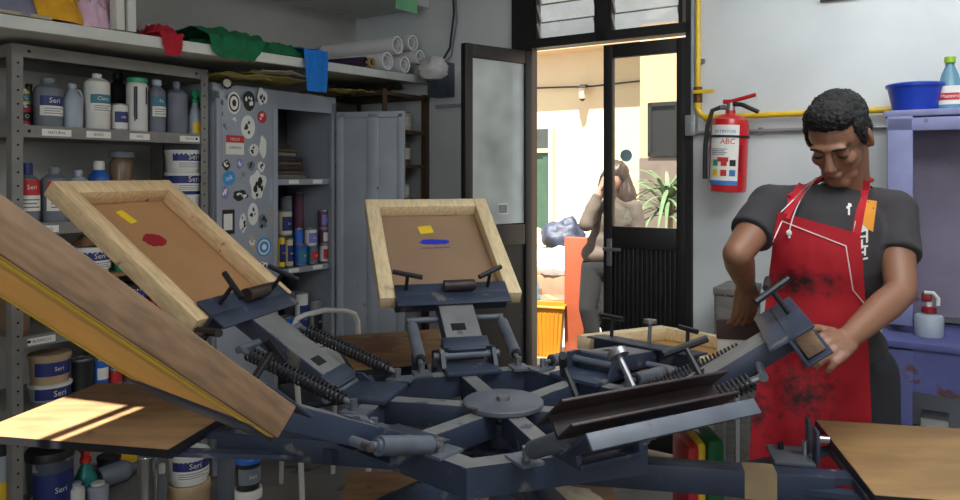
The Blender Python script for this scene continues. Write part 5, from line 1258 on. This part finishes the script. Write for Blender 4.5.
b = MB(); pts = []
for q in range(7):
    u = (q/6-.5)*2; o_ = H(u*.021, .14, -.063-.001*abs(u)); hit = bvb.ray_cast(o_, -F_); pts.append((hit[0] if hit[0] else H(0, .095, -.063)) + F_*.0002)
b.tube(pts, [.001, .0018, .002, .002, .002, .0018, .001], mat('lip_line', col(96, 56, 50), .5), 6); b.build('mouth', man, MO)
# apron, draped on the front of shirt and trousers
APR = bpy.data.materials.new('red_apron_cloth'); APR.use_nodes = True
def apron_nodes():
    nt = APR.node_tree; N = nt.nodes; L = nt.links; bs = N['Principled BSDF']; bs.inputs['Roughness'].default_value = .85
    tc = N.new('ShaderNodeTexCoord'); nz = N.new('ShaderNodeTexNoise'); nz.inputs['Scale'].default_value = 30; nz.inputs['Detail'].default_value = 9; nz.inputs['Roughness'].default_value = .7
    L.new(tc.outputs['Object'], nz.inputs['Vector'])
    prev = None
    for (cx, cz, rx, rz, st_) in STAINS:                  # ink stains: each a ragged blot of its own
        sub = N.new('ShaderNodeVectorMath'); sub.operation = 'SUBTRACT'; L.new(tc.outputs['Object'], sub.inputs[0]); sub.inputs[1].default_value = (cx, 0, cz)
        mu = N.new('ShaderNodeVectorMath'); mu.operation = 'MULTIPLY'; L.new(sub.outputs[0], mu.inputs[0]); mu.inputs[1].default_value = (1/rx, 0, 1/rz)
        ln = N.new('ShaderNodeVectorMath'); ln.operation = 'LENGTH'; L.new(mu.outputs[0], ln.inputs[0])
        m1 = N.new('ShaderNodeMath'); m1.operation = 'MULTIPLY_ADD'; L.new(ln.outputs['Value'], m1.inputs[0]); m1.inputs[1].default_value = -.30; m1.inputs[2].default_value = .30*st_
        if prev is None: prev = m1
        else:
            mx = N.new('ShaderNodeMath'); mx.operation = 'MAXIMUM'; L.new(prev.outputs[0], mx.inputs[0]); L.new(m1.outputs[0], mx.inputs[1]); prev = mx
    ad = N.new('ShaderNodeMath'); ad.operation = 'ADD'; L.new(prev.outputs[0], ad.inputs[0]); L.new(nz.outputs['Fac'], ad.inputs[1])
    rp = N.new('ShaderNodeValToRGB'); rp.color_ramp.elements[0].position = .54; rp.color_ramp.elements[1].position = .80
    rp.color_ramp.elements[0].color = col(158, 12, 28); rp.color_ramp.elements[1].color = col(40, 16, 20)
    L.new(ad.outputs[0], rp.inputs[0]); L.new(rp.outputs[0], bs.inputs['Base Color'])
def cast(px, py):
    d = (P(px, py, 1)-cam0).normalized(); best = None
    for bv in (bvs, bvt, bvb):
        h = bv.ray_cast(cam0, d)
        if h[0] and (best is None or h[3] < best): best = h[3]
    return d, best
def lerp_tab(tab, y):
    for (y0, a0), (y1, a1) in zip(tab, tab[1:]):
        if y <= y1: return a0+(a1-a0)*max(0, (y-y0)/(y1-y0))
    return tab[-1][1]
LEFT = [(0, 779), (.12, 772), (.3, 765), (.45, 760), (.62, 752), (1, 744)]
RIGHT = [(0, 860), (.1, 863), (.25, 866), (.4, 869), (.62, 872), (1, 868)]
def apron_px(u, v):
    xl_, xr_ = lerp_tab(LEFT, v), lerp_tab(RIGHT, v); yt = 212+22*u; return xl_+(xr_-xl_)*u, yt+(545-yt)*v
NU, NV = 34, 64
ys = [[None]*(NV+1) for _ in range(NU+1)]; rays = {}
bvall = None
for i in range(NU+1):
    for j in range(NV+1):
        px, py = apron_px(i/NU, j/NV); d = (P(px, py, 1)-cam0).normalized(); best = None
        for bv in (bvs, bvt):
            h = bv.ray_cast(cam0, d)
            if h[0]: yy = h[0].y; best = yy if best is None else min(best, yy)
        ys[i][j] = best; rays[i, j] = d
for j in range(NV+1):                                       # where cloth overhangs the body, carry on from its neighbours
    known = [i for i in range(NU+1) if ys[i][j] is not None]
    for i in range(NU+1):
        if ys[i][j] is None:
            if known: k = min(known, key=lambda q: abs(q-i)); ys[i][j] = ys[k][j]+.0015*abs(k-i)
            else: ys[i][j] = 2.02
base = [r[:] for r in ys]
for it in range(14):
    ys = [[min(base[i][j], sum(ys[a][c] for a in (max(i-1, 0), i, min(i+1, NU)) for c in (max(j-1, 0), j, min(j+1, NV)))/9) for j in range(NV+1)] for i in range(NU+1)]
AP = {}
for i in range(NU+1):
    for j in range(NV+1):
        d = rays[i, j]; v = j/NV; fold = (.010*math.sin(i*.75+2.2*noise.noise(Vector((i*.1, v*3, 2))))*max(0, v-.35)) + .005*noise.noise(Vector((i*.16, j*.13, 4)))
        y = ys[i][j]-.010-abs(fold); AP[i, j] = cam0+d*(y/d.y)
STAINS = [(P(805, 285, 2.0).x-MO.x, P(805, 285, 2.0).z, .13, .05, .95), (P(815, 400, 2.0).x-MO.x, P(815, 400, 2.0).z, .12, .12, .98), (P(775, 425, 2.0).x-MO.x, P(775, 425, 2.0).z, .07, .11, .95), (P(795, 335, 2.0).x-MO.x, P(795, 335, 2.0).z, .2, .05, .45)]
apron_nodes()
b = MB(); b.grid(lambda u, v: AP[round(u*NU), round(v*NV)], NU, NV, APR, -.004); ap_o = b.build('apron', man, MO, 80)
bva = BVHTree.FromPolygons(b.v, b.f)
PIPEM = mat('white_piping', col(226, 190, 190), .7)
def onto(path, bvl, off, w, m, n=10, mbx=None, th=.0015):   # flat band laid along a path of columns and rows
    pts = []
    for (a, c) in zip(path, path[1:]):
        for q in range(n):
            u = q/n; px, py = a[0]+(c[0]-a[0])*u, a[1]+(c[1]-a[1])*u; d = (P(px, py, 1)-cam0).normalized(); best = None
            for bv in bvl:
                h = bv.ray_cast(cam0, d)
                if h[0] and (best is None or h[3] < best): best = h[3]
            if best: pts.append(cam0+d*(best-off))
    if len(pts) < 2: return
    vs = []
    for i, p in enumerate(pts):
        t_ = (pts[min(i+1, len(pts)-1)]-pts[max(i-1, 0)]).normalized(); v_ = (p-cam0).normalized(); s_ = t_.cross(v_).normalized(); vs += [p-s_*w/2, p+s_*w/2]
    k = len(vs); vs += [v - (v-cam0).normalized()*th for v in vs]
    fs = []
    for i in range(len(pts)-1): a = 2*i; fs += [(a, a+1, a+3, a+2), (k+a+2, k+a+3, k+a+1, k+a), (a+2, k+a+2, k+a, a), (a+1, k+a+1, k+a+3, a+3)]
    mbx.raw(vs, fs, m)
b = MB(); onto([(770, 248), (782, 221), (846, 246), (853, 290), (868, 308)], [bva], .002, .0032, PIPEM, 24, b); b.build('white_piping', ap_o, MO)
b = MB()
onto([(784, 217), (793, 200), (806, 181), (814, 170)], [bvs, bvb], .006, .028, mat('apron_strap_red', col(172, 16, 32), .85), 10, b)
onto([(856, 236), (860, 212), (865, 188), (866, 180)], [bvs, bvb], .006, .022, mat('apron_strap_red'), 12, b)
h1 = b.v[2*10*3-1].copy(); h2_ = b.v[-1].copy()
b.tube([h1, NB+Vector((-.070, .01, .035)), NB+Vector((-.045, .075, .03)), NB+Vector((.0, .098, .025)), NB+Vector((.05, .075, .03)), NB+Vector((.072, .01, .03)), h2_], .0085, mat('apron_strap_red'), 8); b.build('neck_strap', ap_o, MO)
# printed design on the shirt
b = MB()
def decal(cells, m, off=.0025):
    for poly in cells:
        pts = []
        for (px, py) in poly:
            d, best = cast(px, py)
            if best is None: return
            pts.append(cam0+d*(best-off))
        b.raw(pts, [list(range(len(pts)))], m)
ORG = mat('orange_print', col(224, 146, 46), .8, var=.06); WHP = mat('white_print', col(220, 216, 210), .8, var=.08)
g = 6
def quadgrid(q, m, n=6, off=.0025):
    (x0, y0), (x1, y1), (x2, y2), (x3, y3) = q
    f = lambda u, v: ((x0*(1-u)+x1*u)*(1-v)+(x3*(1-u)+x2*u)*v, (y0*(1-u)+y1*u)*(1-v)+(y3*(1-u)+y2*u)*v)
    decal([[f(i/n, j/n), f((i+1)/n, j/n), f((i+1)/n, (j+1)/n), f(i/n, (j+1)/n)] for i in range(n) for j in range(n)], m, off)
quadgrid([(861, 199), (877, 201), (873, 232), (856, 221)], ORG)
quadgrid([(855, 221), (858, 221), (869, 230), (853, 235)], WHP, 4, .003)
quadgrid([(861, 204), (863, 204), (863, 212), (861, 212)], SK, 2, .0035); quadgrid([(859, 207), (865, 208), (865, 210), (859, 209)], SK, 2, .0036)
quadgrid([(848, 203), (850, 203), (850, 215), (848, 215)], WHP, 2, .003); quadgrid([(846, 207), (851, 203), (852, 206), (847, 209)], WHP, 2, .0032)
for (x, y, w, h) in ((859, 236, 9, 2), (866, 231, 2, 12), (861, 240, 2, 9), (858, 246, 10, 2), (864, 248, 2, 8), (858, 252, 8, 2), (859, 257, 2, 6), (863, 258, 5, 2)): quadgrid([(x, y), (x+w, y-1), (x+w, y+h-1), (x, y+h)], WHP, 2, .003)
b.build('shirt_print', so, MO)
# earphones dangling from his mouth
b = MB(); wir = mat('white_cable', col(226, 226, 226), .5)
def wire(path, off=.006):
    pts = []
    for (px, py) in path:
        d = (P(px, py, 1)-cam0).normalized(); best = None
        for bv in (bvs, bvb, bva):
            h = bv.ray_cast(cam0, d)
            if h[0] and (best is None or h[3] < best): best = h[3]
        pts.append(cam0+d*((best or 2.1)-off))
    return pts
def smooth_pts(p, n=2):
    for _ in range(n): p = [p[0]]+[(p[i-1]+p[i]*2+p[i+1])/4 for i in range(1, len(p)-1)]+[p[-1]]
    return p
W1 = wire([(818, 176), (812, 184), (806, 191), (800, 199), (796, 208), (792, 218), (790, 227), (789, 233)], .008); b.tube(smooth_pts(W1), .0016, wir, 6)
W2 = wire([(818, 176), (809, 183), (801, 192), (794, 200), (786, 207), (781, 212)], .008); b.tube(smooth_pts(W2), .0016, wir, 6)
e_ = W1[-1]; b.ell(e_, (.0075, .0075, .009), wir); b.cyl(e_, e_+Vector((0, -.002, -.014)), .0032, wir)
e0 = b.v[0].copy(); ear = b.build('earphones', origin=e0); tag(ear, 'white earphones with one bud dangling on the red apron bib', 'earphones')

# the woman in the yard, seen through door gap and glass
WO = P(606, 357, 5.55); WO.z = 0; D_ = 5.55
wom = thing('person', 'woman in beige jacket with phone at her ear, outside behind the door', 'person', T(WO))
w3 = lambda px, py, d=D_: P(px, py, d)
sc = D_/FPX
hd = w3(614, 178); nb = w3(613, 195); ls = w3(594, 208, 5.6); rs = w3(634, 208, 5.5); pv = w3(603, 262); ch = w3(612, 222)
lel = w3(586, 224, 5.42); lhd = w3(600, 190, 5.44); rel = w3(640, 238, 5.46); rhd = w3(628, 262, 5.42)
b = Blob(); b.ell(hd, (.070, .085, .11), SKIN); b.ell(hd+Vector((-.01, -.03, -.03)), (.055, .062, .075), SKIN); b.cap(hd+Vector((-.02, -.085, -.0)), hd+Vector((-.022, -.1, -.025)), .008, .012)
for s in (-1, 1): b.ell(hd+Vector((s*.068, .01, -.01)), (.012, .02, .03), SKIN)
b.chain([hd+Vector((0, .015, -.06)), nb], [.05, .055]); b.ell(ch, (.15, .1, .18), SKIN); b.ell(pv.lerp(ch, .4), (.12, .09, .15), SKIN); b.ell(pv, (.15, .105, .13), SKIN)
for s, e, h in ((ls, lel, lhd), (rs, rel, rhd)): b.chain([s, e], [.045, .038]); b.chain([e, h], [.038, .026])
hand(b, lhd, Vector((.35, -.1, .9)), Vector((-1, -.2, 0)), .95, (.35, .4, .45, .5), 1); hand(b, rhd, Vector((-.2, -.3, -1)), Vector((1, 0, 0)), .95, (.2, .25, .3, .3), -1)
leg = [(pv+Vector((-.07, 0, -.04)), w3(588, 308, 5.5), w3(596, 352, 5.52)), (pv+Vector((.07, 0, -.04)), w3(607, 310, 5.5), w3(612, 353, 5.62))]
for a_, k_, f_ in leg: b.chain([a_, k_, f_], [.085, .058, .036]); b.cap(f_+Vector((0, .02, -.0)), f_+Vector((-.06, -.11, -.02)), .032, .026)
body_obj('body', remesh(b, .008, 3), SKIN2, wom, WO)
b = Blob(); b.ell(ch, (.168, .118, .18), SKIN); b.ell(pv.lerp(ch, .45), (.15, .112, .17), SKIN); b.ell(pv+Vector((0, 0, .06)), (.166, .124, .11), SKIN)
for s, e, h in ((ls, lel, lhd), (rs, rel, rhd)): b.cap(s, nb+Vector((0, .01, -.05)), .062, .06); b.cap(s, e, .062, .054); b.cyl(e, e.lerp(h, .86), .054, SKIN, .042)
me_j = remesh(b, .009, 3)
for v in me_j.vertices: v.co = v.co+v.normal*.008*noise.noise(v.co*14)
body_obj('jacket', me_j, mat('beige_jacket', col(76, 66, 58), .9, var=.12), wom, WO)
b = Blob(); b.ell(pv+Vector((0, 0, -.03)), (.16, .115, .13), SKIN)
for a_, k_, f_ in leg: b.chain([a_, k_], [.095, .07]); b.cyl(k_, f_.lerp(k_, .06), .07, SKIN, .052); b.ell(k_, (.07, .07, .07), SKIN)
body_obj('trousers', remesh(b, .009, 3), mat('black_trousers', col(8, 8, 9), .9, var=.15), wom, WO)
b = Blob()
for a_, k_, f_ in leg: b.cap(f_+Vector((0, .025, .0)), f_+Vector((-.07, -.13, -.016)), .038, .032)
for i in range(len(b.v)): b.v[i].z = max(.0, b.v[i].z)
body_obj('shoes', remesh(b, .008, 2), SHOE, wom, WO)
b = Blob(); b.ell(hd+Vector((.018, .015, .03)), (.098, .1, .106), SKIN)
b.chain([hd+Vector((.06, .02, .0)), hd+Vector((.085, .0, -.13)), hd+Vector((.085, -.01, -.26))], [.07, .085, .06]); b.chain([hd+Vector((-.05, .03, .0)), hd+Vector((-.05, .05, -.13)), hd+Vector((-.04, .06, -.24))], [.055, .07, .05]); b.chain([hd+Vector((.0, .07, .0)), hd+Vector((.02, .09, -.2)), hd+Vector((.03, .08, -.32))], [.06, .07, .03])
me_h = remesh(b, .008, 8)
for v in me_h.vertices: v.co = v.co+v.normal*.010*noise.noise(Vector((v.co.x*40, v.co.y*40, v.co.z*8)))
body_obj('hair', me_h, mat('dark_brown_hair', col(52, 36, 28), .5, var=.4, scale=40, stretch=(3, 3, .4)), wom, WO)
b = MB(T(lhd+Vector((.03, -.03, .06))) @ RY(18)); b.box((0, 0, 0), (.012, .07, .14), BLACKP, bev=.004); tag(b.build('mobile_phone', origin=lhd+Vector((.03, -.03, .06))), 'dark mobile phone held at the woman\'s ear', 'phone')

# ------------------------------------------------------------------ light and camera
w = bpy.data.worlds.new('World'); bpy.context.scene.world = w; w.use_nodes = True
bg = w.node_tree.nodes['Background']; bg.inputs[0].default_value = (.92, .96, 1.0, 1); bg.inputs[1].default_value = 1.5
sl = bpy.data.lights.new('sun', 'SUN'); sl.energy = 26.0; sl.angle = RAD(.6); sl.color = (1, .97, .91)
so_ = bpy.data.objects.new('sun', sl); C.objects.link(so_)
sd = az*math.cos(RAD(SUN_EL)) - Vector((0, 0, math.sin(RAD(SUN_EL)))); so_.rotation_euler = sd.to_track_quat('-Z', 'Y').to_euler()
def area(name, loc, target, sx, sy, e, c):
    l = bpy.data.lights.new(name, 'AREA'); l.shape = 'RECTANGLE'; l.size = sx; l.size_y = sy; l.energy = e; l.color = c
    o = bpy.data.objects.new(name, l); C.objects.link(o); o.location = loc; o.rotation_euler = (Vector(target)-Vector(loc)).to_track_quat('-Z', 'Y').to_euler(); return o
area('ceiling_light', (.9, 1.0, 2.58), (.9, 1.0, 0), 1.3, 1.0, 43, (.95, .98, 1.0))
area('ceiling_light', (2.1, -.6, 2.58), (1.9, .6, .6), 1.6, 1.0, 36, (.95, .98, 1.0))
area('window_light', (-.9, -2.0, 1.7), (.2, 3, 1.2), 1.8, 1.4, 42, (.95, .98, 1.0))  # fill added behind the camera to brighten the room; no window there
q1 = FD @ Vector((3.3, -.75, 2.56)); q2 = FD @ Vector((3.0, 0, 1.5))
area('ceiling_light', q1, q2, 1.6, .25, 16, (.95, .98, 1.0))  # added to wash the right part of the door wall; no fixture there
cd = bpy.data.cameras.new('camera'); cd.sensor_width = 36; cd.lens = FPX/960*36; cd.shift_y = -(250-HZN)/960; cd.clip_start = .05
co = bpy.data.objects.new('camera', cd); C.objects.link(co); co.location = cam0; co.rotation_euler = (RAD(90), 0, 0)
sc_ = bpy.context.scene; sc_.camera = co
sc_.view_settings.view_transform = 'Standard'; sc_.view_settings.look = 'None'; sc_.view_settings.gamma = 1; sc_.view_settings.exposure = -.12
try: sc_.view_settings.use_curve_mapping = False
except Exception: pass
